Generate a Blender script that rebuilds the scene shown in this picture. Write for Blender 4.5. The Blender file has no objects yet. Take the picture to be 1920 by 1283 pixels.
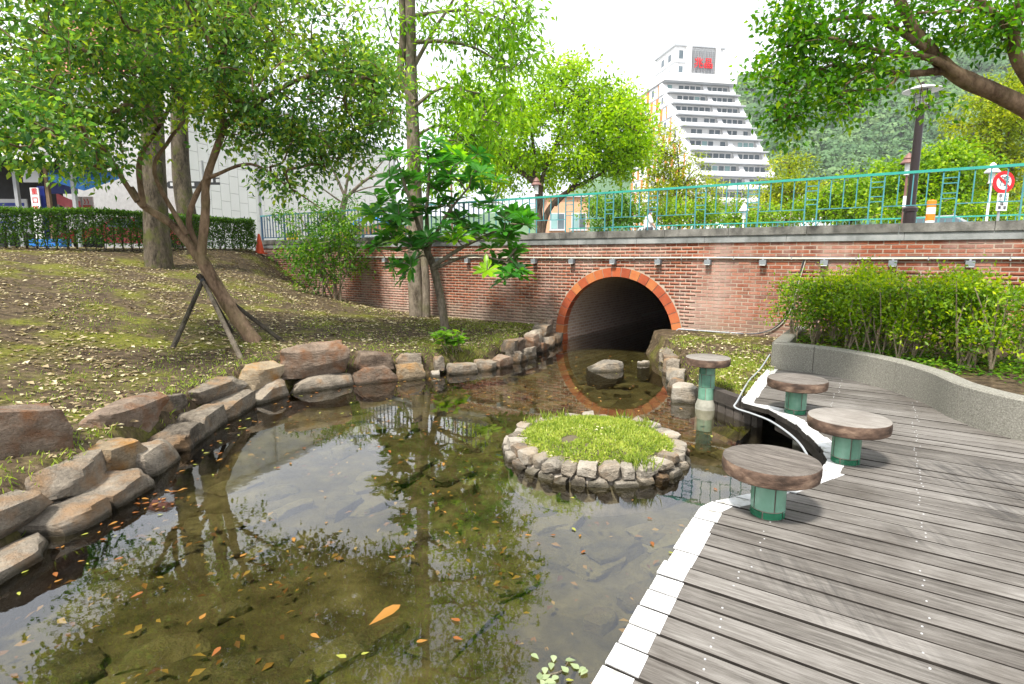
import bpy, bmesh, math, random
import numpy as np
from mathutils import Vector, Matrix, noise

random.seed(7)
rng = np.random.default_rng(11)
S = bpy.context.scene
COL = S.collection

# ------------------------------------------------------------------ camera
EYE, FPX = 2.03, 1065.0
PITCH = math.atan(161.5 / FPX)
cam_data = bpy.data.cameras.new('camera')
cam_data.sensor_width = 36.0
cam_data.lens = 36.0 * FPX / 1920.0
cam_data.clip_start = 0.05
cam_data.clip_end = 6000
cam = bpy.data.objects.new('camera', cam_data)
COL.objects.link(cam)
cam.location = (0, 0, EYE)
cam.rotation_euler = (math.pi / 2 - PITCH, 0, 0)
S.camera = cam

# ------------------------------------------------------------------ sky and sun
SUN_EL, SUN_AZ = math.radians(58), math.radians(215)      # azimuth clockwise from +Y: over the left shoulder
world = bpy.data.worlds.new('World')
S.world = world
world.use_nodes = True
wn = world.node_tree.nodes
wl = world.node_tree.links
for n in list(wn):
    wn.remove(n)
w_out = wn.new('ShaderNodeOutputWorld')
w_bg = wn.new('ShaderNodeBackground')
w_sky = wn.new('ShaderNodeTexSky')
w_sky.sky_type = 'NISHITA'
w_sky.sun_disc = False
w_sky.sun_elevation = SUN_EL
w_sky.sun_rotation = SUN_AZ
w_sky.dust_density = 3.0
w_tc = wn.new('ShaderNodeTexCoord')
w_map = wn.new('ShaderNodeMapping')
w_map.inputs['Scale'].default_value = (1.0, 1.0, 2.2)
w_noise = wn.new('ShaderNodeTexNoise')
w_noise.inputs['Scale'].default_value = 2.6
w_noise.inputs['Detail'].default_value = 7
w_noise.inputs['Roughness'].default_value = 0.55
w_ramp = wn.new('ShaderNodeValToRGB')
w_ramp.color_ramp.elements[0].position = 0.32
w_ramp.color_ramp.elements[0].color = (0.55, 0.55, 0.55, 1)
w_ramp.color_ramp.elements[1].position = 0.60
w_ramp.color_ramp.elements[1].color = (1, 1, 1, 1)
w_mix = wn.new('ShaderNodeMix')
w_mix.data_type = 'RGBA'
w_cloud = wn.new('ShaderNodeRGB')
w_cloud.outputs[0].default_value = (9.6, 9.9, 10.4, 1)
wl.new(w_tc.outputs['Generated'], w_map.inputs['Vector'])
wl.new(w_map.outputs[0], w_noise.inputs['Vector'])
wl.new(w_noise.outputs[0], w_ramp.inputs[0])
wl.new(w_ramp.outputs[0], w_mix.inputs[0])
wl.new(w_sky.outputs[0], w_mix.inputs[6])
wl.new(w_cloud.outputs[0], w_mix.inputs[7])
wl.new(w_mix.outputs[2], w_bg.inputs[0])
w_bg.inputs[1].default_value = 0.1
wl.new(w_bg.outputs[0], w_out.inputs[0])

sun_data = bpy.data.lights.new('sun', 'SUN')
sun_data.energy = 4.2
sun_data.angle = math.radians(7)
sun_data.color = (1.0, 0.95, 0.87)
sun = bpy.data.objects.new('sun', sun_data)
COL.objects.link(sun)
sdir = Vector((math.sin(SUN_AZ) * math.cos(SUN_EL), math.cos(SUN_AZ) * math.cos(SUN_EL), math.sin(SUN_EL)))
sun.rotation_euler = sdir.to_track_quat('Z', 'Y').to_euler()
sun.location = (-10, -15, 30)

S.view_settings.view_transform = 'Standard'
S.view_settings.look = 'None'
S.view_settings.exposure = 1.0
S.view_settings.gamma = 1.0
S.view_settings.use_curve_mapping = False
S.render.engine = 'CYCLES'
S.cycles.use_denoising = True
S.cycles.max_bounces = 6
S.cycles.diffuse_bounces = 3
S.cycles.glossy_bounces = 3
S.cycles.transmission_bounces = 4
S.cycles.transparent_max_bounces = 8
S.cycles.caustics_reflective = False
S.cycles.caustics_refractive = False
S.cycles.sample_clamp_indirect = 6

# ------------------------------------------------------------------ survey helpers
CP, SP = math.cos(PITCH), math.sin(PITCH)
WD = np.array((0.8247, -0.5656))      # direction along the bridge wall (and the deck boards)
ND = np.array((0.5656, 0.8247))       # square to it, away from the pond
FACE = 12.11                          # brick face of the wall lies at this distance along ND


def at(u, v, depth):
    """a sight line of the survey followed to a given distance (metres north)"""
    x = (u - 960) / FPX
    y = (641.5 - v) / FPX
    t = depth / (CP + y * SP)
    return np.array((x * t, depth, EYE + (-SP + y * CP) * t))


def gz(u, v, z):
    """a sight line of the survey followed down to a given height"""
    x = (u - 960) / FPX
    y = (641.5 - v) / FPX
    t = (z - EYE) / (-SP + y * CP)
    return np.array((x * t, (CP + y * SP) * t, z))


def WN(w, n, z=0.0):
    return np.array((w * WD[0] + n * ND[0], w * WD[1] + n * ND[1], z))


def to_wn(x, y):
    return x * WD[0] + y * WD[1], x * ND[0] + y * ND[1]


WALL_ROT = math.atan2(WD[1], WD[0])

# ------------------------------------------------------------------ object helpers
ORG = {}


def thing(name, label, cat, loc=(0, 0, 0), group=None, rz=0.0):
    o = bpy.data.objects.new(name, None)
    o.empty_display_size = 0.2
    COL.objects.link(o)
    o.location = Vector([float(c) for c in loc])
    o.rotation_euler = (0, 0, rz)
    ORG[o] = np.array(o.location[:])
    tag(o, label, cat, group)
    return o


def tag(o, label=None, cat=None, group=None, kind=None):
    if label:
        o['label'] = label
    if cat:
        o['category'] = cat
    if group:
        o['group'] = group
    if kind:
        o['kind'] = kind
    return o


def link(name, mesh, mat, parent=None, loc=(0, 0, 0), rot=(0, 0, 0), kind=None):
    o = bpy.data.objects.new(name, mesh)
    COL.objects.link(o)
    if mat is not None and len(mesh.materials) == 0:
        mesh.materials.append(mat)
    if parent is not None:
        o.parent = parent
        ORG[o] = ORG.get(parent, np.zeros(3))
    else:
        ORG[o] = np.array([float(c) for c in loc])
    o.location = Vector([float(c) for c in loc])
    o.rotation_euler = rot
    if kind:
        o['kind'] = kind
    return o


def mesh_np(name, V, F, smooth=False, tint=None):
    """V (n,3) array, F (m,k) array with k = 3 or 4"""
    V = np.asarray(V, dtype=np.float32)
    F = np.asarray(F, dtype=np.int32)
    k = F.shape[1]
    me = bpy.data.meshes.new(name)
    me.vertices.add(len(V))
    me.vertices.foreach_set('co', V.ravel())
    me.loops.add(F.size)
    me.loops.foreach_set('vertex_index', F.ravel())
    me.polygons.add(len(F))
    me.polygons.foreach_set('loop_start', np.arange(0, F.size, k, dtype=np.int32))
    if smooth:
        me.polygons.foreach_set('use_smooth', np.ones(len(F), dtype=bool))
    if tint is not None:
        a = me.attributes.new('tint', 'FLOAT', 'FACE')
        a.data.foreach_set('value', np.asarray(tint, dtype=np.float32))
    me.update(calc_edges=True)
    return me


def part_np(name, V, F, mat, parent=None, smooth=False, tint=None, kind=None):
    """vertices in world metres; stored relative to the thing's base"""
    V = np.asarray(V, dtype=np.float64)
    if parent is not None:
        V = V - ORG[parent]
    return link(name, mesh_np(name, V, F, smooth, tint), mat, parent, kind=kind)


class MB:
    """collects shapes, links them as ONE mesh"""

    def __init__(self):
        self.v, self.f, self.t = [], [], []

    def add(self, V, F, t=0.0):
        b = len(self.v)
        self.v.extend([tuple(map(float, p)) for p in V])
        for q in F:
            self.f.append(tuple(int(i) + b for i in q))
            self.t.append(t)
        return self

    def box(self, c, s, rz=0.0, t=0.0, M=None):
        hx, hy, hz = s[0] / 2, s[1] / 2, s[2] / 2
        P = np.array([(x, y, z) for x in (-hx, hx) for y in (-hy, hy) for z in (-hz, hz)])
        if M is not None:
            P = P @ np.array(M.to_3x3()).T
        elif rz:
            ca, sa = math.cos(rz), math.sin(rz)
            P = np.stack([P[:, 0] * ca - P[:, 1] * sa, P[:, 0] * sa + P[:, 1] * ca, P[:, 2]], 1)
        P = P + np.array(c)
        return self.add(P, [(0, 1, 3, 2), (4, 6, 7, 5), (0, 4, 5, 1), (2, 3, 7, 6), (0, 2, 6, 4), (1, 5, 7, 3)], t)

    def wbox(self, w0, w1, n0, n1, z0, z1, t=0.0):
        P = [WN(w, n, z) for w in (w0, w1) for n in (n0, n1) for z in (z0, z1)]
        return self.add(P, [(0, 1, 3, 2), (4, 6, 7, 5), (0, 4, 5, 1), (2, 3, 7, 6), (0, 2, 6, 4), (1, 5, 7, 3)], t)

    def tube(self, path, rad, sides=8, caps=True, t=0.0):
        V, F = tube_arrays(path, rad, sides)
        b = len(self.v)
        self.add(V, F, t)
        if caps:
            self.f.append(tuple(b + i for i in range(sides))[::-1]); self.t.append(t)
            e = b + (len(path) - 1) * sides
            self.f.append(tuple(e + i for i in range(sides))); self.t.append(t)
        return self

    def lathe(self, c, prof, sides=24, t=0.0, a0=0.0, a1=2 * math.pi):
        full = abs(a1 - a0 - 2 * math.pi) < 1e-6
        m = sides if full else sides + 1
        V, F = [], []
        for r, z in prof:
            for i in range(m):
                a = a0 + (a1 - a0) * i / sides
                V.append((c[0] + r * math.cos(a), c[1] + r * math.sin(a), c[2] + z))
        for j in range(len(prof) - 1):
            for i in range(sides):
                i2 = (i + 1) % m
                F.append((j * m + i, j * m + i2, (j + 1) * m + i2, (j + 1) * m + i))
        return self.add(V, F, t)

    def prism(self, poly, z0, z1, t=0.0):
        n = len(poly)
        V = [(p[0], p[1], z0) for p in poly] + [(p[0], p[1], z1) for p in poly]
        F = [tuple(range(n))[::-1], tuple(range(n, 2 * n))] + [(i, (i + 1) % n, n + (i + 1) % n, n + i) for i in range(n)]
        return self.add(V, F, t)

    def build(self, name, mat, parent=None, smooth=False, kind=None, org=None):
        me = bpy.data.meshes.new(name)
        o0 = ORG[parent] if parent is not None else (np.array(org) if org is not None else np.zeros(3))
        me.from_pydata([tuple(np.array(p) - o0) for p in self.v], [], self.f)
        if any(self.t):
            a = me.attributes.new('tint', 'FLOAT', 'FACE')
            a.data.foreach_set('value', np.array(self.t, dtype=np.float32))
        me.update()
        bm = bmesh.new(); bm.from_mesh(me)
        bmesh.ops.recalc_face_normals(bm, faces=bm.faces)
        bm.to_mesh(me); bm.free()
        if smooth:
            for p in me.polygons:
                p.use_smooth = True
            try:
                me.set_sharp_from_angle(angle=math.radians(35))
            except Exception:
                pass
        return link(name, me, mat, parent, loc=(0, 0, 0) if parent is not None else o0, kind=kind)


def tube_arrays(path, rad, sides=6):
    P = np.asarray(path, dtype=float)
    n = len(P)
    R = np.full(n, rad, dtype=float) if np.isscalar(rad) else np.asarray(rad, dtype=float)
    T = np.gradient(P, axis=0)
    T /= np.linalg.norm(T, axis=1)[:, None] + 1e-9
    up = np.array((0.0, 0, 1)) if abs(T[:, 2]).mean() < 0.85 else np.array((1.0, 0, 0))
    A = np.cross(T, up); A /= np.linalg.norm(A, axis=1)[:, None] + 1e-9
    B = np.cross(T, A)
    ang = np.arange(sides) * 2 * math.pi / sides
    V = (P[:, None, :] + R[:, None, None] * (np.cos(ang)[None, :, None] * A[:, None, :] + np.sin(ang)[None, :, None] * B[:, None, :])).reshape(-1, 3)
    i = np.arange(sides); j = (i + 1) % sides
    F = np.concatenate([np.stack([k * sides + i, k * sides + j, (k + 1) * sides + j, (k + 1) * sides + i], 1) for k in range(n - 1)])
    return V, F


def smooth_path(pts, per=5):
    """Catmull-Rom through the points"""
    P = np.asarray(pts, dtype=float)
    if len(P) < 3:
        t = np.linspace(0, 1, per + 1)[:, None]
        return P[0] + (P[-1] - P[0]) * t
    Q = np.vstack([2 * P[0] - P[1], P, 2 * P[-1] - P[-2]])
    out = []
    for k in range(1, len(Q) - 2):
        for t in np.linspace(0, 1, per, endpoint=False):
            a, b, c, d = Q[k - 1], Q[k], Q[k + 1], Q[k + 2]
            out.append(0.5 * (2 * b + (c - a) * t + (2 * a - 5 * b + 4 * c - d) * t * t + (3 * b - a - 3 * c + d) * t ** 3))
    out.append(Q[-2])
    return np.array(out)


def copy_tree(o, parent=None, loc=None, rz=None):
    c = o.copy(); COL.objects.link(c); c.parent = parent
    if loc is not None:
        c.location = Vector([float(q) for q in loc])
    if rz is not None:
        c.rotation_euler = (0, 0, rz)
    for ch in list(o.children):
        copy_tree(ch, c)
    return c


# ------------------------------------------------------------------ materials
def new_mat(name):
    m = bpy.data.materials.new(name)
    m.use_nodes = True
    nt = m.node_tree
    return m, nt, nt.nodes['Principled BSDF'], nt.nodes['Material Output']


def N(nt, kind, **kw):
    n = nt.nodes.new(kind)
    for k, v in kw.items():
        if k in n.inputs:
            n.inputs[k].default_value = v
        else:
            setattr(n, k, v)
    return n


def ramp(nt, src, stops):
    r = nt.nodes.new('ShaderNodeValToRGB')
    e = r.color_ramp.elements
    while len(e) < len(stops):
        e.new(0.5)
    for i, (p, c) in enumerate(stops):
        e[i].position = p
        e[i].color = (*c, 1) if len(c) == 3 else c
    nt.links.new(src, r.inputs[0])
    return r.outputs[0]


def pos(nt, scale=(1, 1, 1), rz=0.0, local=False):
    mp = nt.nodes.new('ShaderNodeMapping')
    mp.inputs['Scale'].default_value = scale
    if local:
        tc = nt.nodes.new('ShaderNodeTexCoord')
        nt.links.new(tc.outputs['Object'], mp.inputs['Vector'])
    else:
        g = nt.nodes.new('ShaderNodeNewGeometry')
        if rz:
            r = nt.nodes.new('ShaderNodeVectorRotate')
            r.rotation_type = 'Z_AXIS'
            r.inputs['Angle'].default_value = rz
            nt.links.new(g.outputs['Position'], r.inputs['Vector'])
            nt.links.new(r.outputs[0], mp.inputs['Vector'])
        else:
            nt.links.new(g.outputs['Position'], mp.inputs['Vector'])
    return mp.outputs[0]


def noise_tex(nt, vec, scale, detail=5, rough=0.55, dist=0.0):
    n = N(nt, 'ShaderNodeTexNoise', Scale=scale, Detail=detail, Roughness=rough, Distortion=dist)
    nt.links.new(vec, n.inputs['Vector'])
    return n.outputs[0]


def mixc(nt, fac, a, b, mode='MIX'):
    m = nt.nodes.new('ShaderNodeMix')
    m.data_type = 'RGBA'
    m.blend_type = mode
    for i, s in ((0, fac), (6, a), (7, b)):
        if isinstance(s, (int, float)):
            m.inputs[i].default_value = s
        elif isinstance(s, tuple):
            m.inputs[i].default_value = (*s, 1) if len(s) == 3 else s
        else:
            nt.links.new(s, m.inputs[i])
    return m.outputs[2]


def math_n(nt, op, a, b=None):
    m = nt.nodes.new('ShaderNodeMath')
    m.operation = op
    for i, s in ((0, a), (1, b)):
        if s is None:
            continue
        if isinstance(s, (int, float)):
            m.inputs[i].default_value = s
        else:
            nt.links.new(s, m.inputs[i])
    return m.outputs[0]


def bump(nt, bsdf, h, strength=0.3, dist=0.02):
    b = N(nt, 'ShaderNodeBump', Strength=strength, Distance=dist)
    nt.links.new(h, b.inputs['Height'])
    nt.links.new(b.outputs[0], bsdf.inputs['Normal'])


def tint_value(nt):
    """a number per piece: face attribute for joined pieces, object random for single ones"""
    a = nt.nodes.new('ShaderNodeAttribute')
    a.attribute_name = 'tint'
    o = nt.nodes.new('ShaderNodeObjectInfo')
    s = math_n(nt, 'ADD', a.outputs['Fac'], o.outputs['Random'])
    return math_n(nt, 'FRACT', s)


def speckle_mat(name, stops, scale=3.0, rough=0.85, bump_s=0.3, bump_scale=25.0, detail=6, bdist=0.02, stretch=(1, 1, 1), per_piece=0.0, local=False, spec=0.3):
    m, nt, b, _ = new_mat(name)
    p = pos(nt, stretch, local=local)
    n1 = noise_tex(nt, p, scale, detail)
    if per_piece:
        tv = tint_value(nt)
        n1 = math_n(nt, 'ADD', math_n(nt, 'MULTIPLY', n1, 1 - per_piece), math_n(nt, 'MULTIPLY', tv, per_piece))
    c = ramp(nt, n1, stops)
    nt.links.new(c, b.inputs['Base Color'])
    b.inputs['Roughness'].default_value = rough
    b.inputs['Specular IOR Level'].default_value = spec
    if bump_s:
        bump(nt, b, noise_tex(nt, p, bump_scale, 5, 0.6), bump_s, bdist)
    return m


def plain_mat(name, col, rough=0.5, metal=0.0, var=0.12, scale=6.0, spec=0.4):
    d = tuple(max(0, c * (1 - var)) for c in col)
    l = tuple(min(1, c * (1 + var)) for c in col)
    m = speckle_mat(name, [(0.3, d), (0.7, l)], scale, rough, 0.05, 40.0, spec=spec)
    m.node_tree.nodes['Principled BSDF'].inputs['Metallic'].default_value = metal
    return m


def vivid(c, name):
    if 'litter' in name or 'grass' in name or 'floating' in name or 'sunken' in name or 'forest' in name:
        return c
    g = 0.2 * c[0] + 0.7 * c[1] + 0.1 * c[2]
    return tuple(max(0.003, (g + (q - g) * 1.14) * 1.12) for q in c)


def leaf_mat(name, dark, mid, light, trans=0.4, rough=0.45, boost=1.5):
    m, nt, b, out = new_mat(name)
    dark, mid, light = (vivid(q, name) for q in (dark, mid, light))
    a = nt.nodes.new('ShaderNodeAttribute'); a.attribute_name = 'tint'
    c = ramp(nt, a.outputs['Fac'], [(0.0, dark), (0.5, mid), (1.0, light)])
    nt.links.new(c, b.inputs['Base Color'])
    b.inputs['Roughness'].default_value = rough
    b.inputs['Specular IOR Level'].default_value = 0.35
    t = nt.nodes.new('ShaderNodeBsdfTranslucent')
    tc = mixc(nt, 1.0, c, (boost, boost * 1.05, boost * 0.55), 'MULTIPLY')
    nt.links.new(tc, t.inputs[0])
    ms = nt.nodes.new('ShaderNodeMixShader')
    ms.inputs[0].default_value = trans
    nt.links.new(b.outputs[0], ms.inputs[1])
    nt.links.new(t.outputs[0], ms.inputs[2])
    nt.links.new(ms.outputs[0], out.inputs[0])
    return m


M = {}
M['soil'] = None


def make_bank_mat():
    m, nt, b, _ = new_mat('bank soil')
    p = pos(nt)
    fine = noise_tex(nt, p, 9.0, 8, 0.65)
    soil = ramp(nt, fine, [(0.32, (0.026, 0.020, 0.013)), (0.54, (0.085, 0.062, 0.038)), (0.74, (0.19, 0.145, 0.09))])
    moss = ramp(nt, noise_tex(nt, p, 22.0, 5), [(0.35, (0.060, 0.070, 0.008)), (0.7, (0.21, 0.215, 0.025))])
    mask = ramp(nt, noise_tex(nt, p, 0.9, 7, 0.62), [(0.49, (0, 0, 0)), (0.62, (0.75, 0.75, 0.75))])
    nt.links.new(mixc(nt, mask, soil, moss), b.inputs['Base Color'])
    b.inputs['Roughness'].default_value = 0.95
    b.inputs['Specular IOR Level'].default_value = 0.1
    bump(nt, b, noise_tex(nt, p, 18.0, 8, 0.7), 0.7, 0.04)
    return m


def make_bed_mat():
    m, nt, b, _ = new_mat('pond bed silt')
    p = pos(nt)
    c = ramp(nt, noise_tex(nt, p, 3.0, 9, 0.65), [(0.3, (0.028, 0.024, 0.011)), (0.52, (0.080, 0.069, 0.031)), (0.72, (0.155, 0.134, 0.064))])
    nt.links.new(c, b.inputs['Base Color'])
    b.inputs['Roughness'].default_value = 0.95
    b.inputs['Specular IOR Level'].default_value = 0.05
    bump(nt, b, noise_tex(nt, p, 20.0, 7, 0.65), 0.6, 0.04)
    return m


def make_water_mat():
    m, nt, b, out = new_mat('pond water')
    nt.nodes.remove(b)
    p = pos(nt, (1, 1, 1))
    h = math_n(nt, 'ADD', math_n(nt, 'MULTIPLY', noise_tex(nt, p, 2.2, 3), 1.0), math_n(nt, 'MULTIPLY', noise_tex(nt, p, 14.0, 2), 0.16))
    bp = N(nt, 'ShaderNodeBump', Strength=0.035, Distance=0.03)
    nt.links.new(h, bp.inputs['Height'])
    fr = N(nt, 'ShaderNodeFresnel', IOR=1.7)
    nt.links.new(bp.outputs[0], fr.inputs['Normal'])
    gl = N(nt, 'ShaderNodeBsdfGlossy', Roughness=0.015)
    gl.inputs['Color'].default_value = (0.97, 0.98, 1.0, 1)
    nt.links.new(bp.outputs[0], gl.inputs['Normal'])
    tr = nt.nodes.new('ShaderNodeBsdfTransparent')
    tr.inputs[0].default_value = (0.82, 0.81, 0.68, 1)
    ms = nt.nodes.new('ShaderNodeMixShader')
    nt.links.new(fr.outputs[0], ms.inputs[0])
    nt.links.new(tr.outputs[0], ms.inputs[1])
    nt.links.new(gl.outputs[0], ms.inputs[2])
    nt.links.new(ms.outputs[0], out.inputs[0])
    return m


def make_brick_mat():
    m, nt, b, _ = new_mat('red brick')
    tv = tint_value(nt)
    p = pos(nt)
    base = ramp(nt, tv, [(0.0, (0.15, 0.048, 0.028)), (0.35, (0.27, 0.080, 0.042)), (0.7, (0.35, 0.120, 0.064)), (1.0, (0.23, 0.098, 0.06))])
    fine = ramp(nt, noise_tex(nt, p, 45.0, 4), [(0.3, (0.72, 0.72, 0.72)), (0.7, (1.1, 1.1, 1.1))])
    c = mixc(nt, 1.0, base, fine, 'MULTIPLY')
    # lime bloom, streaked downwards
    ps = pos(nt, (1.2, 1.2, 0.55))
    lime = ramp(nt, noise_tex(nt, ps, 1.1, 7, 0.65), [(0.45, (0, 0, 0)), (0.70, (0.66, 0.66, 0.66))])
    c = mixc(nt, lime, c, (0.48, 0.36, 0.31))
    # grey-brown silt film on the lowest courses
    sx = nt.nodes.new('ShaderNodeSeparateXYZ')
    g = nt.nodes.new('ShaderNodeNewGeometry')
    nt.links.new(g.outputs['Position'], sx.inputs[0])
    zz = math_n(nt, 'ADD', sx.outputs[2], math_n(nt, 'MULTIPLY', noise_tex(nt, ps, 1.7, 5), 0.9))
    low = ramp(nt, math_n(nt, 'MULTIPLY', zz, 0.5), [(0.42, (0.8, 0.8, 0.8)), (0.66, (0, 0, 0))])
    c = mixc(nt, low, c, (0.24, 0.185, 0.145))
    nt.links.new(c, b.inputs['Base Color'])
    b.inputs['Roughness'].default_value = 0.85
    b.inputs['Specular IOR Level'].default_value = 0.2
    bump(nt, b, noise_tex(nt, p, 60.0, 4), 0.3, 0.006)
    return m


def make_tunnel_mat():
    m, nt, b, _ = new_mat('tunnel lining brick')
    tc = nt.nodes.new('ShaderNodeUVMap')
    br = N(nt, 'ShaderNodeTexBrick', Scale=1.0)
    br.inputs['Brick Width'].default_value = 0.23
    br.inputs['Row Height'].default_value = 0.078
    br.inputs['Mortar Size'].default_value = 0.009
    br.inputs['Color1'].default_value = (0.48, 0.34, 0.26, 1)
    br.inputs['Color2'].default_value = (0.38, 0.25, 0.19, 1)
    br.inputs['Mortar'].default_value = (0.55, 0.48, 0.42, 1)
    nt.links.new(tc.outputs[0], br.inputs['Vector'])
    nt.links.new(br.outputs[0], b.inputs['Base Color'])
    b.inputs['Roughness'].default_value = 0.8
    inv = math_n(nt, 'SUBTRACT', 1.0, br.outputs['Fac'])
    bump(nt, b, inv, 0.6, 0.01)
    return m


def make_wood_mat(name, stops, rz, streak=(0.9, 16, 16), per=0.45, scuff=0.0):
    m, nt, b, _ = new_mat(name)
    oi = nt.nodes.new('ShaderNodeObjectInfo')
    p = pos(nt, streak, rz)
    av = nt.nodes.new('ShaderNodeVectorMath'); av.operation = 'ADD'
    nt.links.new(p, av.inputs[0])
    cmb = nt.nodes.new('ShaderNodeCombineXYZ')
    nt.links.new(math_n(nt, 'MULTIPLY', oi.outputs['Random'], 37.0), cmb.inputs[0])
    nt.links.new(cmb.outputs[0], av.inputs[1])
    g1 = noise_tex(nt, av.outputs[0], 1.6, 8, 0.7, 0.35)
    g2 = noise_tex(nt, av.outputs[0], 6.0, 4, 0.6)
    g3 = noise_tex(nt, av.outputs[0], 15.0, 3, 0.6)
    v = math_n(nt, 'ADD', math_n(nt, 'ADD', math_n(nt, 'MULTIPLY', g1, 0.45), math_n(nt, 'MULTIPLY', g2, 0.3)), math_n(nt, 'MULTIPLY', g3, 0.25))
    v = math_n(nt, 'ADD', math_n(nt, 'MULTIPLY', v, 1 - per * 0.55), math_n(nt, 'MULTIPLY', oi.outputs['Random'], per * 0.55))
    c = ramp(nt, v, stops)
    # broad damp and scuffed patches
    pw = pos(nt, (1.0, 1.0, 1.0))
    st = ramp(nt, noise_tex(nt, pw, 1.3, 6, 0.6), [(0.36, (0.62, 0.60, 0.58)), (0.56, (1, 1, 1))])
    c = mixc(nt, 1.0, c, st, 'MULTIPLY')
    # black rubber scuffs
    scm = (scuff, scuff, scuff)
    sm = ramp(nt, noise_tex(nt, pos(nt, (1.0, 1.0, 1.0), rz + 1.1), 0.55, 3, 0.5), [(0.57, (0, 0, 0)), (0.68, scm)])
    sf_ = ramp(nt, noise_tex(nt, pos(nt, (2.0, 26.0, 2.0), rz + 1.1), 1.0, 5, 0.7), [(0.45, (0, 0, 0)), (0.62, (0.75, 0.75, 0.75))])
    c = mixc(nt, mixc(nt, 1.0, sm, sf_, 'MULTIPLY'), c, (0.03, 0.028, 0.027))
    nt.links.new(c, b.inputs['Base Color'])
    b.inputs['Roughness'].default_value = 0.78
    b.inputs['Specular IOR Level'].default_value = 0.25
    bump(nt, b, v, 0.55, 0.012)
    return m


def make_bark_mat(name, dark, light, moss=0.0, scale=5.0):
    m, nt, b, _ = new_mat(name)
    p = pos(nt, (1, 1, 0.35))
    n1 = noise_tex(nt, p, scale, 8, 0.65)
    n1 = math_n(nt, 'ADD', math_n(nt, 'MULTIPLY', n1, 0.6), math_n(nt, 'MULTIPLY', noise_tex(nt, p, scale * 5, 6, 0.7), 0.4))
    c = ramp(nt, n1, [(0.38, dark), (0.60, light)])
    if moss:
        mk = ramp(nt, noise_tex(nt, pos(nt), 2.6, 6, 0.65), [(0.50, (0, 0, 0)), (0.62, (moss, moss, moss))])
        c = mixc(nt, mk, c, (0.075, 0.085, 0.018))
    nt.links.new(c, b.inputs['Base Color'])
    b.inputs['Roughness'].default_value = 0.9
    b.inputs['Specular IOR Level'].default_value = 0.15
    bump(nt, b, noise_tex(nt, p, scale * 4, 6, 0.7), 0.7, 0.03)
    return m


def make_rock_mat(name, a, bcol, rust, amount, band=0.30):
    m, nt, b, _ = new_mat(name)
    oi = nt.nodes.new('ShaderNodeObjectInfo')
    p = pos(nt)
    n1 = math_n(nt, 'ADD', math_n(nt, 'MULTIPLY', noise_tex(nt, p, 5.0, 10, 0.7), 0.65), math_n(nt, 'MULTIPLY', noise_tex(nt, p, 34.0, 6, 0.7), 0.35))
    v = math_n(nt, 'ADD', math_n(nt, 'MULTIPLY', n1, 0.8), math_n(nt, 'MULTIPLY', oi.outputs['Random'], 0.2))
    c = ramp(nt, v, [(0.36, a), (0.62, bcol)])
    mk = ramp(nt, noise_tex(nt, p, 3.2, 6, 0.6), [(0.55 - amount * 0.25, (0, 0, 0)), (0.72 - amount * 0.25, (0.9, 0.9, 0.9))])
    c = mixc(nt, mk, c, rust)
    # dark wet band along the waterline
    wg = nt.nodes.new('ShaderNodeNewGeometry'); wx = nt.nodes.new('ShaderNodeSeparateXYZ')
    nt.links.new(wg.outputs['Position'], wx.inputs[0])
    wz = math_n(nt, 'ADD', wx.outputs[2], math_n(nt, 'MULTIPLY', noise_tex(nt, p, 6.0, 3), 0.06))
    wet = ramp(nt, wz, [(0.055, (band, band, band * 0.9)), (0.085, (1, 1, 1))])
    c = mixc(nt, 1.0, c, wet, 'MULTIPLY')
    nt.links.new(c, b.inputs['Base Color'])
    b.inputs['Roughness'].default_value = 0.85
    b.inputs['Specular IOR Level'].default_value = 0.25
    p2 = pos(nt, (1, 1, 2.5))
    h = math_n(nt, 'ADD', noise_tex(nt, p2, 7.0, 10, 0.74, 0.4), math_n(nt, 'MULTIPLY', noise_tex(nt, p, 45.0, 4), 0.3))
    bump(nt, b, h, 1.0, 0.07)
    return m


M['bank'] = make_bank_mat()
M['bed'] = make_bed_mat()
M['water'] = make_water_mat()
M['brick'] = make_brick_mat()
M['tunnel'] = make_tunnel_mat()
M['mortar'] = speckle_mat('mortar', [(0.3, (0.27, 0.205, 0.155)), (0.7, (0.45, 0.37, 0.295))], 1.5, 0.95, 0.3, 60)
M['voussoir'] = speckle_mat('orange terracotta', [(0.2, (0.27, 0.055, 0.024)), (0.5, (0.40, 0.095, 0.036)), (0.85, (0.47, 0.18, 0.06))], 5.0, 0.55, 0.15, 30, per_piece=0.5)
M['cope_dark'] = speckle_mat('weathered coping', [(0.32, (0.045, 0.043, 0.038)), (0.52, (0.15, 0.145, 0.13)), (0.72, (0.27, 0.26, 0.235))], 3.5, 0.9, 0.5, 30, stretch=(1, 1, 0.6))
M['cope_light'] = speckle_mat('grey concrete band', [(0.32, (0.10, 0.105, 0.10)), (0.55, (0.25, 0.26, 0.255)), (0.75, (0.36, 0.36, 0.35))], 2.2, 0.9, 0.3, 30, stretch=(1, 1, 0.7))
M['aggregate'] = speckle_mat('exposed aggregate concrete', [(0.30, (0.13, 0.124, 0.102)), (0.52, (0.205, 0.197, 0.168)), (0.72, (0.30, 0.29, 0.25))], 70.0, 0.9, 0.5, 70, detail=4, bdist=0.01)
M['asphalt'] = speckle_mat('paving', [(0.3, (0.16, 0.16, 0.155)), (0.7, (0.26, 0.26, 0.25))], 2.0, 0.9, 0.2, 80)
M['earth'] = speckle_mat('earth', [(0.3, (0.05, 0.04, 0.025)), (0.7, (0.12, 0.10, 0.06))], 2.0, 0.95, 0.5, 20)
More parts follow.
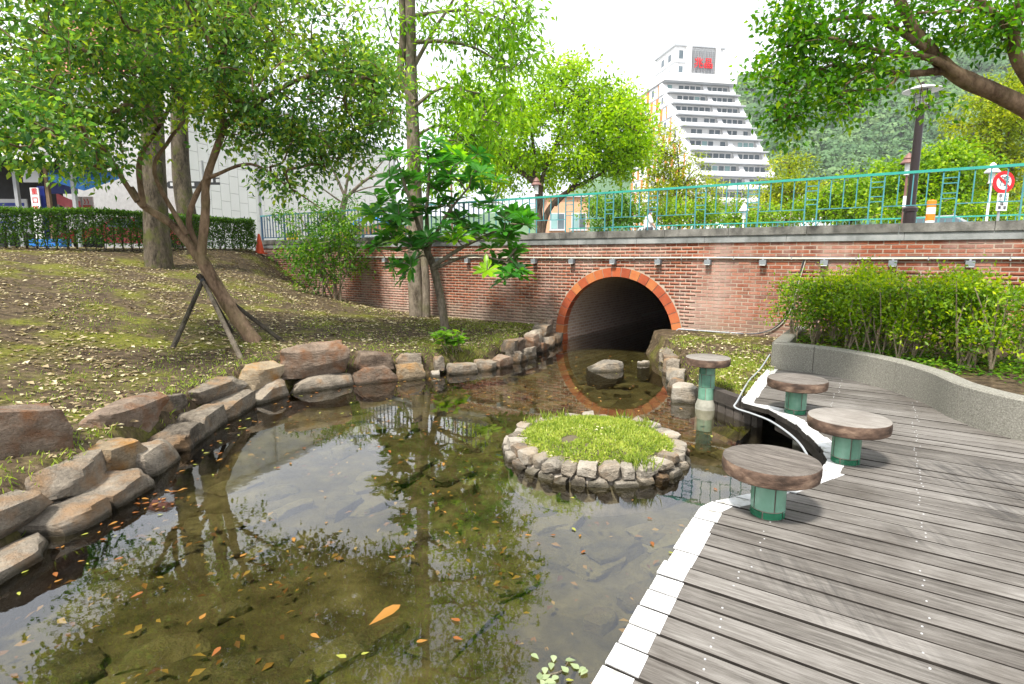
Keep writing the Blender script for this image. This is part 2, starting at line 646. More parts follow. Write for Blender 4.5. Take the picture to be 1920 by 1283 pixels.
M['deckwood'] = make_wood_mat('grey weathered deck wood', [(0.36, (0.052, 0.046, 0.040)), (0.48, (0.125, 0.114, 0.102)), (0.62, (0.225, 0.211, 0.194))], -WALL_ROT, per=0.17, scuff=0.9)
M['beamwood'] = make_wood_mat('dark old timber', [(0.3, (0.035, 0.03, 0.026)), (0.7, (0.14, 0.12, 0.105))], 0.9)
M['plank_side'] = speckle_mat('grimy gap-shade plank edge', [(0.3, (0.012, 0.010, 0.008)), (0.7, (0.04, 0.034, 0.028))], 8.0, 0.95, 0.2, 30)  # grime taken near black, painting in the shade of the board gaps
M['white_paint'] = speckle_mat('white paint', [(0.30, (0.30, 0.29, 0.26)), (0.42, (0.58, 0.58, 0.56)), (0.6, (0.70, 0.70, 0.70))], 11.0, 0.5, 0.35, 30, bdist=0.01)
M['screw'] = plain_mat('zinc screw', (0.45, 0.45, 0.45), 0.5, 0.2)
M['seat_top'] = make_wood_mat('wood-grain seat top', [(0.37, (0.060, 0.050, 0.042)), (0.5, (0.165, 0.146, 0.128)), (0.62, (0.27, 0.25, 0.225))], -WALL_ROT + 0.2, (1.2, 14, 14), 0.3)
M['seat_side'] = speckle_mat('brown seat rim', [(0.34, (0.035, 0.022, 0.015)), (0.52, (0.105, 0.066, 0.046)), (0.70, (0.24, 0.165, 0.115))], 7.0, 0.75, 0.4, 25, stretch=(1, 1, 2.0))
M['tile_green'] = speckle_mat('pale green glazed tile', [(0.28, (0.075, 0.19, 0.13)), (0.6, (0.19, 0.37, 0.27))], 9.0, 0.25, 0.05, 30, per_piece=0.4, spec=0.5)
M['tile_dark'] = speckle_mat('deep green glazed tile', [(0.3, (0.012, 0.10, 0.05)), (0.7, (0.03, 0.20, 0.105))], 9.0, 0.22, 0.05, 30, per_piece=0.4, spec=0.5)
M['grout'] = speckle_mat('grout', [(0.3, (0.16, 0.14, 0.11)), (0.7, (0.34, 0.30, 0.25))], 12, 0.95, 0.3, 50)
M['pier'] = speckle_mat('stained concrete pier', [(0.3, (0.17, 0.165, 0.13)), (0.7, (0.40, 0.39, 0.33))], 6, 0.9, 0.4, 30)
M['teal_rail'] = plain_mat('teal rail paint', (0.035, 0.30, 0.245), 0.4)
M['teal_bar'] = plain_mat('blue-green bar paint', (0.06, 0.235, 0.27), 0.45)
M['navy_bar'] = plain_mat('dark blue bar paint', (0.035, 0.085, 0.15), 0.45)
M['lamp_black'] = plain_mat('dark brown lamp paint', (0.022, 0.014, 0.014), 0.35)
M['lamp_brown'] = plain_mat('red-brown lamp paint', (0.17, 0.085, 0.07), 0.5)
M['white_metal'] = plain_mat('white enamel', (0.72, 0.72, 0.72), 0.4)
M['grey_metal'] = plain_mat('grey metal', (0.30, 0.31, 0.32), 0.45, 0.2)
M['light_box'] = plain_mat('grey light housing', (0.20, 0.22, 0.235), 0.5)
M['pvc'] = plain_mat('cream conduit', (0.52, 0.48, 0.40), 0.5)
M['pvc_grey'] = plain_mat('grey conduit', (0.33, 0.35, 0.37), 0.5)
M['cable'] = plain_mat('black cable', (0.04, 0.04, 0.045), 0.5)
M['glass_pale'] = plain_mat('frosted lamp glass', (0.62, 0.64, 0.62), 0.25)
M['red_paint'] = plain_mat('red sign paint', (0.62, 0.012, 0.016), 0.4)
M['black_paint'] = plain_mat('black sign paint', (0.02, 0.02, 0.02), 0.5)
M['orange'] = plain_mat('orange plastic', (0.75, 0.20, 0.015), 0.45)
M['cone_red'] = plain_mat('red-orange plastic', (0.65, 0.075, 0.02), 0.45)
M['rock_grey'] = make_rock_mat('grey sandstone', (0.085, 0.070, 0.054), (0.35, 0.30, 0.235), (0.29, 0.18, 0.095), 0.28)
M['rock_brown'] = make_rock_mat('brown sandstone', (0.07, 0.050, 0.036), (0.31, 0.235, 0.175), (0.20, 0.085, 0.032), 0.25)
M['rock_ochre'] = make_rock_mat('ochre sandstone', (0.12, 0.088, 0.054), (0.38, 0.30, 0.20), (0.38, 0.19, 0.05), 0.40)
M['rock_pale'] = make_rock_mat('pale rock', (0.17, 0.15, 0.12), (0.43, 0.385, 0.32), (0.33, 0.26, 0.18), 0.2)
M['rock_wet'] = make_rock_mat('silted stone', (0.06, 0.053, 0.026), (0.20, 0.175, 0.085), (0.13, 0.10, 0.045), 0.2, 1.0)
M['bark_red'] = make_bark_mat('smooth red-brown bark', (0.070, 0.042, 0.026), (0.30, 0.205, 0.135), 0.3, 4.0)
M['bark_moss'] = make_bark_mat('mossy grey bark', (0.022, 0.018, 0.012), (0.135, 0.11, 0.08), 0.75, 6.0)
M['bark_grey'] = make_bark_mat('grey-brown bark', (0.07, 0.055, 0.04), (0.26, 0.215, 0.165), 0.35, 6.0)
M['bark_dark'] = make_bark_mat('dark bark', (0.03, 0.022, 0.017), (0.13, 0.095, 0.07), 0.0, 6.0)
M['stake'] = make_bark_mat('weathered pole', (0.015, 0.012, 0.009), (0.07, 0.06, 0.048), 0.1, 8.0)
M['stem'] = make_bark_mat('pale stem', (0.13, 0.10, 0.065), (0.34, 0.28, 0.20), 0.0, 10.0)
M['lf_myrtle'] = leaf_mat('myrtle leaf', (0.035, 0.095, 0.034), (0.105, 0.205, 0.052), (0.30, 0.36, 0.06), 0.55)
M['lf_tall'] = leaf_mat('alstonia leaf', (0.065, 0.150, 0.020), (0.165, 0.305, 0.034), (0.32, 0.45, 0.06), 0.50)
M['lf_big'] = leaf_mat('large glossy leaf', (0.024, 0.100, 0.022), (0.075, 0.225, 0.038), (0.28, 0.48, 0.06), 0.45, 0.32)
M['lf_camphor'] = leaf_mat('camphor leaf', (0.075, 0.155, 0.012), (0.225, 0.355, 0.030), (0.42, 0.52, 0.06), 0.50)
M['lf_yellow'] = leaf_mat('yellow-green leaf', (0.085, 0.125, 0.014), (0.22, 0.275, 0.028), (0.42, 0.42, 0.05), 0.45)
M['lf_bright'] = leaf_mat('bright shrub leaf', (0.040, 0.100, 0.010), (0.155, 0.265, 0.022), (0.33, 0.42, 0.04), 0.45)
M['lf_right'] = leaf_mat('overhanging branch leaf', (0.032, 0.100, 0.010), (0.090, 0.215, 0.020), (0.26, 0.37, 0.035), 0.50)
M['lf_shrub'] = leaf_mat('bank shrub leaf', (0.030, 0.085, 0.014), (0.095, 0.200, 0.028), (0.26, 0.35, 0.05), 0.45)
M['lf_hedge'] = leaf_mat('clipped hedge leaf', (0.018, 0.046, 0.010), (0.055, 0.120, 0.016), (0.165, 0.28, 0.025), 0.40)
M['lf_planter'] = leaf_mat('planter hedge leaf', (0.035, 0.090, 0.014), (0.150, 0.245, 0.028), (0.42, 0.48, 0.05), 0.45)
M['grass'] = leaf_mat('grass blade', (0.095, 0.150, 0.022), (0.260, 0.345, 0.045), (0.50, 0.52, 0.12), 0.45)
M['litter'] = leaf_mat('fallen leaf litter', (0.095, 0.055, 0.026), (0.33, 0.26, 0.145), (0.62, 0.56, 0.37), 0.15, 0.7)
M['fallen'] = leaf_mat('floating leaf', (0.20, 0.055, 0.012), (0.30, 0.14, 0.025), (0.27, 0.30, 0.05), 0.15, 0.5)
M['sunk'] = leaf_mat('sunken leaf', (0.07, 0.028, 0.010), (0.20, 0.095, 0.02), (0.36, 0.24, 0.05), 0.10, 0.7)
M['sprig'] = leaf_mat('sprig litter leaf', (0.20, 0.26, 0.13), (0.30, 0.37, 0.19), (0.38, 0.45, 0.25), 0.3, 0.5)
M['berry'] = leaf_mat('seed capsule', (0.10, 0.085, 0.015), (0.215, 0.185, 0.03), (0.34, 0.29, 0.05), 0.15, 0.6)
M['forest'] = leaf_mat('hill forest', (0.035, 0.095, 0.035), (0.100, 0.195, 0.075), (0.19, 0.29, 0.11), 0.25, 0.8)
M['hill'] = speckle_mat('hill', [(0.3, (0.05, 0.10, 0.05)), (0.7, (0.09, 0.16, 0.075))], 0.05, 0.95, 0)
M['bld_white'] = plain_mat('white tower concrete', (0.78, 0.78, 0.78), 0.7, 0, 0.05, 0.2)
M['bld_grey'] = plain_mat('grey tower soffit', (0.38, 0.40, 0.42), 0.7, 0, 0.05, 0.2)  # one even grey for slabs, roof edges and sign backing
M['bld_orange'] = plain_mat('orange tower panel', (0.62, 0.20, 0.05), 0.6, 0, 0.06, 0.3)
M['bld_glass'] = plain_mat('tower window glass', (0.10, 0.13, 0.15), 0.12, 0, 0.3, 0.6)
M['bld_glass_g'] = plain_mat('greenish window glass', (0.25, 0.40, 0.40), 0.15, 0, 0.2, 0.6)
M['tile_white'] = plain_mat('white wall panel', (0.70, 0.69, 0.66), 0.6, 0, 0.05, 0.5)
M['joint_grey'] = plain_mat('grey panel joint', (0.36, 0.36, 0.36), 0.9)
M['cream'] = plain_mat('cream render', (0.66, 0.60, 0.48), 0.8, 0, 0.06, 0.4)
M['pink'] = plain_mat('pink render', (0.55, 0.23, 0.18), 0.8, 0, 0.08, 0.4)
M['ltgrey'] = plain_mat('light grey render', (0.50, 0.51, 0.53), 0.8, 0, 0.06, 0.4)
M['blue_paint'] = plain_mat('blue awning', (0.018, 0.16, 0.50), 0.5)
M['navy'] = plain_mat('navy panel', (0.010, 0.025, 0.22), 0.5)
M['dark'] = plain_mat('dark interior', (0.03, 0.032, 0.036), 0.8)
M['skin'] = plain_mat('skin', (0.48, 0.29, 0.21), 0.6, 0, 0.04)
M['hair'] = plain_mat('black hair', (0.015, 0.012, 0.011), 0.5)
M['cloth_white'] = plain_mat('white cotton', (0.70, 0.69, 0.68), 0.9, 0, 0.04)
M['cloth_grey'] = plain_mat('grey cotton', (0.12, 0.12, 0.14), 0.9)
M['tarp'] = plain_mat('blue tarpaulin', (0.02, 0.20, 0.62), 0.4)
M['carton'] = plain_mat('brown cardboard', (0.33, 0.20, 0.10), 0.9)
M['corrugated'] = plain_mat('corrugated grey metal', (0.36, 0.40, 0.44), 0.5)
M['yellow'] = plain_mat('yellow plastic', (0.72, 0.47, 0.02), 0.5)
M['car_red'] = plain_mat('red car paint', (0.45, 0.02, 0.04), 0.2, 0, 0.05)
M['car_silver'] = plain_mat('silver car paint', (0.36, 0.38, 0.40), 0.2, 0.3, 0.05)
M['tyre'] = plain_mat('tyre rubber', (0.02, 0.02, 0.02), 0.8)
# ------------------------------------------------------------------ terrain
SHORE = [(-3.5, -4.0), (-3.35, -1.0), (-3.3, 1.5), (-3.26, 3.35), (-3.25, 3.9), (-3.22, 4.35), (-3.23, 4.78), (-3.41, 5.67), (-3.53, 6.6), (-3.41, 8.04),
         (-3.06, 8.61), (-1.95, 9.23), (-1.44, 9.39), (-0.84, 9.75), (0.0, 10.75), (1.0, 13.45), (1.6, 14.4)]
SH = smooth_path([(x, y, 0) for x, y in SHORE], 4)[:, :2]

CTRL = np.array([
    (-3.9, -3, .40), (-3.9, 0.5, .40), (-3.9, 2.5, .38), (-3.9, 3.5, .40), (-3.95, 4.5, .42), (-4.2, 5.6, .45), (-4.3, 6.8, .45), (-4.0, 8.2, .47), (-3.4, 9.1, .50),
    (-2.2, 9.75, .38), (-1.2, 10.0, .32), (-.4, 10.7, .30), (.4, 12, .28), (.9, 13.4, .30),
    (-4.44, 9.64, .60), (-3.2, 11, .50), (-5.45, 8.95, .64), (-6, 4.5, .75), (-9, 4, 1.25), (-14, 4, 2.0), (-6, 0, .75), (-14, 0, 2.0), (-14, -5, 2.0),
    (-6.5, 9, .88), (-8, 11, 1.25), (-10, 13, 1.72), (-12, 13, 2.02), (-13.8, 15.5, 2.22), (-11.5, 17.5, 2.2), (-8.9, 20, 2.2), (-16, 18, 2.24), (-12, 22, 2.24),
    (-20, 10, 2.24), (-24, 0, 2.24), (-24, 20, 2.24), (-9.84, 16, 1.70), (-5.34, 18.3, .60), (-2.98, 16.7, .36), (1.05, 13.9, .30), (-7.6, 19.7, 1.2), (-9.3, 20.9, 2.12),
    (-2.57, 15.4, .40), (-1.55, 12.9, .38), (-1.2, 14.3, .36), (-5.5, 17, .80), (-4.5, 14, .62), (-6.5, 13.5, 1.02), (-7.4, 16.5, 1.3)])


def tps_fit(C):
    P = C[:, :2]; n = len(P)
    d = np.linalg.norm(P[:, None] - P[None], axis=2)
    K = np.where(d > 0, d * d * np.log(d + 1e-12), 0) + np.eye(n) * 0.3
    A = np.zeros((n + 3, n + 3))
    A[:n, :n] = K; A[:n, n] = 1; A[:n, n + 1:] = P; A[n, :n] = 1; A[n + 1:, :n] = P.T
    return np.linalg.solve(A, np.concatenate([C[:, 2], np.zeros(3)]))


TPS = tps_fit(CTRL)


def bank_raw(X, Y):
    X = np.asarray(X, float); Y = np.asarray(Y, float)
    sh = X.shape
    q = np.stack([X.ravel(), Y.ravel()], 1)
    out = np.full(len(q), TPS[-3]) + q @ TPS[-2:]
    for i, c in enumerate(CTRL):
        d2 = ((q - c[:2]) ** 2).sum(1)
        out += TPS[i] * 0.5 * d2 * np.log(d2 + 1e-12)
    return np.clip(out, 0.22, 2.26).reshape(sh)


def shore_dist(X, Y):
    """signed distance to the left shore, positive on the bank"""
    X = np.asarray(X, float); Y = np.asarray(Y, float)
    best = np.full(X.shape, 1e9); sgn = np.zeros(X.shape)
    for a, b in zip(SH[:-1], SH[1:]):
        d = b - a; L2 = d @ d
        t = np.clip(((X - a[0]) * d[0] + (Y - a[1]) * d[1]) / L2, 0, 1)
        dx = X - a[0] - t * d[0]; dy = Y - a[1] - t * d[1]
        r = np.hypot(dx, dy)
        s = np.sign(d[0] * dy - d[1] * dx)
        m = r < best
        best = np.where(m, r, best); sgn = np.where(m, s, sgn)
    return best * sgn


def wave(X, Y, k, seed=0):
    return (np.sin(X * k * 1.0 + seed) * np.cos(Y * k * 1.3 + seed * 2) + 0.5 * np.sin(X * k * 2.3 + Y * k * 1.7 + seed * 3) + 0.3 * np.cos(X * k * 4.1 - Y * k * 3.7 + seed)) / 1.8


def bank_z(X, Y):
    z = bank_raw(X, Y)
    d = shore_dist(X, Y)
    k = np.clip((d - 0.10) / 0.38, 0, 1); k = k * k * (3 - 2 * k)
    z = -0.42 + (z + 0.42) * k
    return z + wave(np.asarray(X, float), np.asarray(Y, float), 2.2, 1.3) * 0.018 * k


def grid_sheet(name, xs, ys, zf, mat, keep=None, kind='structure'):
    X, Y = np.meshgrid(xs, ys)
    Z = zf(X, Y)
    V = np.stack([X, Y, Z], 2).reshape(-1, 3)
    nx, ny = len(xs), len(ys)
    i, j = np.meshgrid(np.arange(nx - 1), np.arange(ny - 1))
    a = (j * nx + i).ravel()
    F = np.stack([a, a + 1, a + nx + 1, a + nx], 1)
    if keep is not None:
        c = V[F].mean(1)
        F = F[keep(c[:, 0], c[:, 1])]
        used = np.unique(F); mp = np.full(len(V), -1); mp[used] = np.arange(len(used))
        V, F = V[used], mp[F]
    o = part_np(name, V, F, mat, None, True)
    o['kind'] = kind
    return o


# a base sheet out to the horizon, below everything
b_ = MB().add([(-2500, -2500, -0.75), (2500, -2500, -0.75), (2500, 2500, -0.75), (-2500, 2500, -0.75)], [(0, 1, 2, 3)])
tag(b_.build('ground', M['earth']), kind='structure')

xs = np.concatenate([np.linspace(-40, -12, 30)[:-1], np.linspace(-12, 2.2, 143)])
ys = np.linspace(-6, 26, 290)
bank = grid_sheet('grassy_bank', xs, ys, bank_z, M['bank'],
                  lambda x, y: (x * ND[0] + y * ND[1] < FACE + 0.12) & (shore_dist(x, y) > -0.35))


def bed_z(X, Y):
    return -0.31 + 0.045 * wave(X, Y, 1.7, 0.4) + 0.03 * wave(X * .6 + Y * .8, Y * .6 - X * .8, 5.5, 2.1)


grid_sheet('pond_bed', np.linspace(-4.2, 6.5, 130), np.linspace(-3.5, 15, 220), bed_z, M['bed'],
           lambda x, y: (x * ND[0] + y * ND[1] < FACE + 0.4))
# tunnel bed
AW, AR, AT, AZ = -5.41, 1.36, 0.21, 0.20          # arch centre along the wall, radius, ring width, springing height
tb = MB().wbox(AW - 1.6, AW + 1.6, FACE + 0.3, FACE + 26, -0.7, -0.335)
tag(tb.build('tunnel_bed', M['bed']), kind='structure')

wm = MB()
wm.add([(-4.0, -3.5, 0), (6.3, -3.5, 0), (6.3, 8.0, 0), (3.2, 12.0, 0), WN(AW + 1.4, FACE + 0.05, 0), WN(AW + 1.4, FACE + 25.9, 0), WN(AW - 1.4, FACE + 25.9, 0), WN(AW - 1.4, FACE + 0.05, 0), (-4.0, 9.6, 0)], [tuple(range(9))])
tag(wm.build('pond_water', M['water']), kind='structure')

# street level behind the wall, out to the foot of the hill
st = MB()
P = [WN(-260, FACE + 0.30, 2.22), WN(200, FACE + 0.30, 2.22), WN(200, FACE + 420, 2.22), WN(-260, FACE + 420, 2.22)]
st.add(P, [(0, 1, 2, 3)])
tag(st.build('street', M['asphalt']), kind='structure')


# right bank beside the arch
RB = [(2.78, 10.8), (2.75, 9.6), (2.62, 8.6), (2.62, 7.75), (2.80, 6.75), (3.0, 6.7), (4.05, 8.62), (5.6, 11.1), (3.65, 12.0)]


def in_poly(x, y, poly):
    c = np.zeros(np.shape(x), bool)
    n = len(poly); j = n - 1
    for i in range(n):
        xi, yi = poly[i]; xj, yj = poly[j]
        hit = ((yi > y) != (yj > y)) & (x < (xj - xi) * (y - yi) / (yj - yi + 1e-12) + xi)
        c ^= hit
        j = i
    return c


def poly_edge_dist(X, Y, poly):
    best = np.full(np.shape(X), 1e9)
    n = len(poly)
    for i in range(n):
        a = np.array(poly[i]); b = np.array(poly[(i + 1) % n]); d = b - a
        t = np.clip(((X - a[0]) * d[0] + (Y - a[1]) * d[1]) / (d @ d), 0, 1)
        best = np.minimum(best, np.hypot(X - a[0] - t * d[0], Y - a[1] - t * d[1]))
    return best


def rb_z(X, Y):
    n = X * ND[0] + Y * ND[1]
    z = 0.24 + np.clip((n - 7.3) / 4.6, 0, 1) * 0.20
    d = np.where(in_poly(X, Y, RB), poly_edge_dist(X, Y, RB), 0)
    west = np.clip((X - 2.55) / 0.5, 0, 1)
    k = np.clip(d / 0.28, 0, 1)
    edge = (X < 3.05)
    z = np.where(edge, -0.4 + (z + 0.4) * np.clip(np.maximum(k, west * 0.9), 0, 1), z)
    return z + 0.015 * wave(X, Y, 3.0, 0.6)


grid_sheet('right_bank', np.linspace(2.3, 6.0, 75), np.linspace(6.5, 12.4, 118), rb_z, M['bank'],
           lambda x, y: in_poly(x, y, [(2.35, 11.2), (2.35, 7.7), (2.74, 6.62), (3.05, 6.6), (4.15, 8.62), (5.75, 11.1), (3.4, 12.6)]) & (x * ND[0] + y * ND[1] < FACE + 0.05))

# planter: curved seat-height wall of aggregate concrete, soil behind
PL = smooth_path([(5.35, 10.55, 0), (4.62, 9.6, 0), (3.99, 8.60, 0)], 3)[:, :2]
PLF = smooth_path([(3.99, 8.56, 0), (4.49, 8.09, 0), (4.80, 7.3, 0), (4.81, 6.48, 0), (4.64, 5.75, 0), (4.74, 5.06, 0), (5.3, 4.3, 0), (6.6, 3.3, 0), (8.6, 2.0, 0), (11, 0.6, 0)], 6)[:, :2]


def planter_soil_z(X, Y):
    return 0.60 + 0.05 * wave(X, Y, 1.6, 0.9)


soil_poly = [(5.45, 10.6), (4.72, 9.6), (4.12, 8.72)] + [(p[0] + 0.12, p[1] + 0.08) for p in PLF[2:]] + [(14, 0), (16, 9), (10, 8.2), (6.4, 10.65)]
grid_sheet('planter_soil', np.linspace(4.0, 15, 110), np.linspace(0, 10.8, 108), planter_soil_z, M['bank'],
           lambda x, y: in_poly(x, y, soil_poly) & (x * ND[0] + y * ND[1] < FACE + 0.1))

kerb = thing('planter_wall', 'low curved wall of exposed aggregate concrete holding the hedge bed beside the deck', 'wall', (4.0, 8.6, 0.2))


def kerb_piece(pts, th, z0, z1, name):
    P = np.asarray(pts); T = np.gradient(P, axis=0); T /= np.linalg.norm(T, axis=1)[:, None]
    Nn = np.stack([-T[:, 1], T[:, 0]], 1)
    m = MB(); n = len(P)
    ins, outs = P, P + Nn * th
    rows = []
    ch = 0.018
    for q, z in ((ins, z0), (ins, z1 - ch), (ins + Nn * ch, z1), (outs - Nn * ch, z1), (outs, z1 - ch), (outs, z0)):
        rows.append([(x, y, z) for x, y in q])
    V = [p for r in rows for p in r]
    F = []
    for k in range(5):
        for i in range(n - 1):
            F.append((k * n + i, k * n + i + 1, (k + 1) * n + i + 1, (k + 1) * n + i))
    F.append(tuple(k * n for k in range(6))); F.append(tuple(k * n + n - 1 for k in range(6))[::-1])
    m.add(V, F)
    return m.build(name, M['aggregate'], kerb, True)


cuts = [0, 5, 14, 24, 36, 54]
for a, b in zip(cuts[:-1], cuts[1:]):
    seg = PLF[a:b + 1].copy()
    d = seg[-1] - seg[-2]; seg[-1] = seg[-1] - d / np.linalg.norm(d) * 0.008
    kerb_piece(seg, 0.20, 0.20, 0.72, 'wall_section')
wing = np.array([(3.985, 8.60), (4.35, 9.18), (4.85, 9.95), (5.3, 10.6)])
kerb_piece(wing[::-1], 0.22, 0.15, 0.735, 'wall_section')

# ------------------------------------------------------------------ boardwalk
EDGE = np.array([(-3.5, -.80), (1.88, -.886), (2.748, -.96), (3.80, -1.012), (3.86, -0.99), (4.18, -.765), (5.03, -.40), (5.35, -.40), (5.73, -.53), (6.31, -.80), (6.74, -1.127), (6.88, -1.42), (6.93, -1.47), (9.35, -1.61)])
kfn, kfw = [], []
for x, y in PLF:
    w, n = to_wn(x, y); kfn.append(n); kfw.append(w)
kfn, kfw = np.array(kfn), np.array(kfw)
o_ = np.argsort(kfn)
kfn, kfw = kfn[o_], kfw[o_]


def edge_w(n):
    return float(np.interp(n, EDGE[:, 0], EDGE[:, 1]))


def kerb_w(n):
    if n < 6.75:
        return 6.4
    return float(np.interp(n, kfn, kfw)) + 0.06


DECK_Z, PITCH_B, GAP = 0.33, 0.158, 0.020
deck = bpy.data.objects.new('boardwalk', None)
COL.objects.link(deck)
deck['kind'] = 'structure'
ORG[deck] = np.zeros(3)
k = 0
screws = MB()
joists = [-0.55, 0.25, 1.35, 2.3, 3.3]
n0 = -3.2
while n0 < 9.22:
    n1 = n0 + PITCH_B - GAP
    e0, e1 = edge_w(n0), edge_w(n1)
    r0, r1 = kerb_w(n0), kerb_w(n1)
    jit = random.uniform(-0.008, 0.012)
    e0 += jit; e1 += jit
    zt = DECK_Z + random.uniform(-0.003, 0.003)
    # the painted end: cut square to the local edge direction
    slope = abs((e1 - e0) / (n1 - n0))
    pw = 0.135 * math.sqrt(1 + slope * slope) * (1.0 if slope < 3 else 0.6) + random.uniform(-0.008, 0.012)
    if r0 - e0 < 0.12:
        break
    pw0 = min(pw, r0 - e0 - 0.02)
    i0, i1 = e0 + pw0, e1 + pw0
    zb = zt - 0.062
    tilt = random.uniform(-0.002, 0.002)
    c = 0.0025

    def plank_mesh(a0, a1, b0, b1, zt, zb):
        m = MB()
        P = [(a0, n0), (b0, n0), (b1, n1), (a1, n1)]
        Pi = [(a0, n0 + c), (b0, n0 + c), (b1, n1 - c), (a1, n1 - c)]
        V = [WN(w, n, zb) for w, n in P] + [WN(w, n, zt - c) for w, n in P] + [WN(w, n, zt + (tilt if i > 1 else 0)) for i, (w, n) in enumerate(Pi)]
        F = [(3, 2, 1, 0)] + [(i, (i + 1) % 4, 4 + (i + 1) % 4, 4 + i) for i in range(4)] + [(4 + i, 4 + (i + 1) % 4, 8 + (i + 1) % 4, 8 + i) for i in range(4)] + [(8, 9, 10, 11)]
        return m.add(V, F)

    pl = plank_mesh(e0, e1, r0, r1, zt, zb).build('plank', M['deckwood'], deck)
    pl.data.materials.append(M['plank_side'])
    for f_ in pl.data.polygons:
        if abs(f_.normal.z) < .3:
            f_.material_index = 1  # upright faces get the painted gap shade
    c = 0.001
    plank_mesh(e0 - .003, e1 - .003, i0, i1, zt + .0035, zt - .008 + .0005).build('painted_end', M['white_paint'], pl)
    for jw in joists:
        if jw > max(i0, i1) + 0.03 and jw < min(r0, r1) - 0.05:
            for q in (0.28, 0.74):
                if random.random() < 0.72:
                    pc = WN(jw + random.uniform(-.012, .012) - 0.05 * (n0 % 1.0), n0 + (n1 - n0) * q, zt + 0.0015)
                    screws.lathe(pc, [(0.0001, 0.0012), (0.0050, 0.0008), (0.0058, -0.002)], 6)
    n0 += PITCH_B
    k += 1
so = screws.build('deck_screws', M['screw'], deck)
so['kind'] = 'stuff'
# timber frame below the boards
for jw in (-0.62, 0.25, 1.35, 2.3, 3.3):
    MB().wbox(jw - 0.04, jw + 0.04, -3.0, 3.7 if jw < -0.5 else (6.6 if jw < 1 else 6.4), 0.10, 0.262).build('joist', M['beamwood'], deck)
MB().wbox(-0.30, -0.22, 5.0, 5.6, 0.10, 0.262).build('joist', M['beamwood'], deck)
fr = smooth_path([WN(-.92, 3.9, .2), WN(-.66, 4.25, .2), WN(-.32, 5.03, .2), WN(-.32, 5.38, .2), WN(-.46, 5.75, .2), WN(-.72, 6.32, .2), WN(-1.05, 6.74, .2)], 4)
fm = MB()
Vf = []
for q in fr:
    Vf += [(q[0], q[1], 0.10), (q[0], q[1], 0.262), (q[0] + .05, q[1] - .01, 0.262), (q[0] + .05, q[1] - .01, 0.10)]
Ff = []
for i in range(len(fr) - 1):
    for s in range(4):
        Ff.append((i * 4 + s, i * 4 + (s + 1) % 4, i * 4 + 4 + (s + 1) % 4, i * 4 + 4 + s))
fm.add(Vf, Ff)
fm.build('edge_beam', M['beamwood'], deck)
for q in ((-0.22, 5.55), (-0.45, 6.2), (-0.75, 6.7), (-0.7, 3.2), (-0.65, 1.6)):
    c = WN(*q, 0)
    MB().lathe((c[0], c[1], 0), [(0.105, -0.40), (0.105, 0.10), (0.085, 0.14)], 16).build('deck_pier', M['pier'], deck, True)
# timber kerb retaining the right bank
kb = thing('timber_kerb', 'dark weathered timber beam edging the grass between the standing stool and the deck corner', 'kerb', (2.8, 7.2, 0))
a, b = np.array((2.62, 7.60)), np.array((2.92, 6.55))
d = (b - a) / np.linalg.norm(b - a); nn = np.array((-d[1], d[0]))
MB().prism([a - nn * .02, b - nn * .02, b + nn * .11, a + nn * .11], 0.13, 0.285).build('beam', M['beamwood'], kb)
L = np.linalg.norm(b - a)
x = 0.0
while x < L - 0.1:
    p0 = a + d * (x + 0.008) + nn * 0.0; p1 = a + d * min(x + 0.155, L) + nn * 0.0
    MB().prism([p0, p1, p1 + nn * .08, p0 + nn * .08], -0.4, 0.127).build('block', M['beamwood'], kb)
    x += 0.165
#@@WALL
# ------------------------------------------------------------------ bridge wall
W0, W1, ZT = -19.6, 8.5, 2.30
bw = thing('bridge_wall', 'long red brick bridge wall with round arched culvert and grey stone coping', 'bridge', WN(AW, FACE, 0))


def arch_half(z, R):
    d = z - AZ
    if d >= R:
        return 0.0
    if d < 0:
        return R * (1 - 0.012 * min(1, -d))
    return math.sqrt(R * R - d * d)


# mortar face behind the bricks, with the arch left open
mm = MB()
RO = AR + AT
NM = FACE + 0.006
zr = np.linspace(-0.45, ZT, 56)
mm_v = []
for z in zr:
    h = arch_half(z, RO) if z < AZ + RO else 0.0
    for w in (W0, AW - max(h, 0.0), AW + max(h, 0.0), W1):
        mm_v.append(WN(w, NM, z))
ff = []
for i in range(len(zr) - 1):
    ff.append((i * 4, i * 4 + 1, i * 4 + 5, i * 4 + 4))
    ff.append((i * 4 + 2, i * 4 + 3, i * 4 + 7, i * 4 + 6))
mm.add(mm_v, ff)
mm.build('mortar_face', M['mortar'], bw)
MB().wbox(W0, AW - RO - .3, FACE + 0.012, FACE + 0.40, -0.6, ZT - .02).build('wall_core', M['mortar'], bw)
MB().wbox(AW + RO + .3, W1, FACE + 0.012, FACE + 0.40, -0.6, ZT - .02).build('wall_core', M['mortar'], bw)
MB().wbox(AW - RO - .3, AW + RO + .3, FACE + 0.012, FACE + 0.40, AZ + RO + .01, ZT - .02).build('wall_core', M['mortar'], bw)

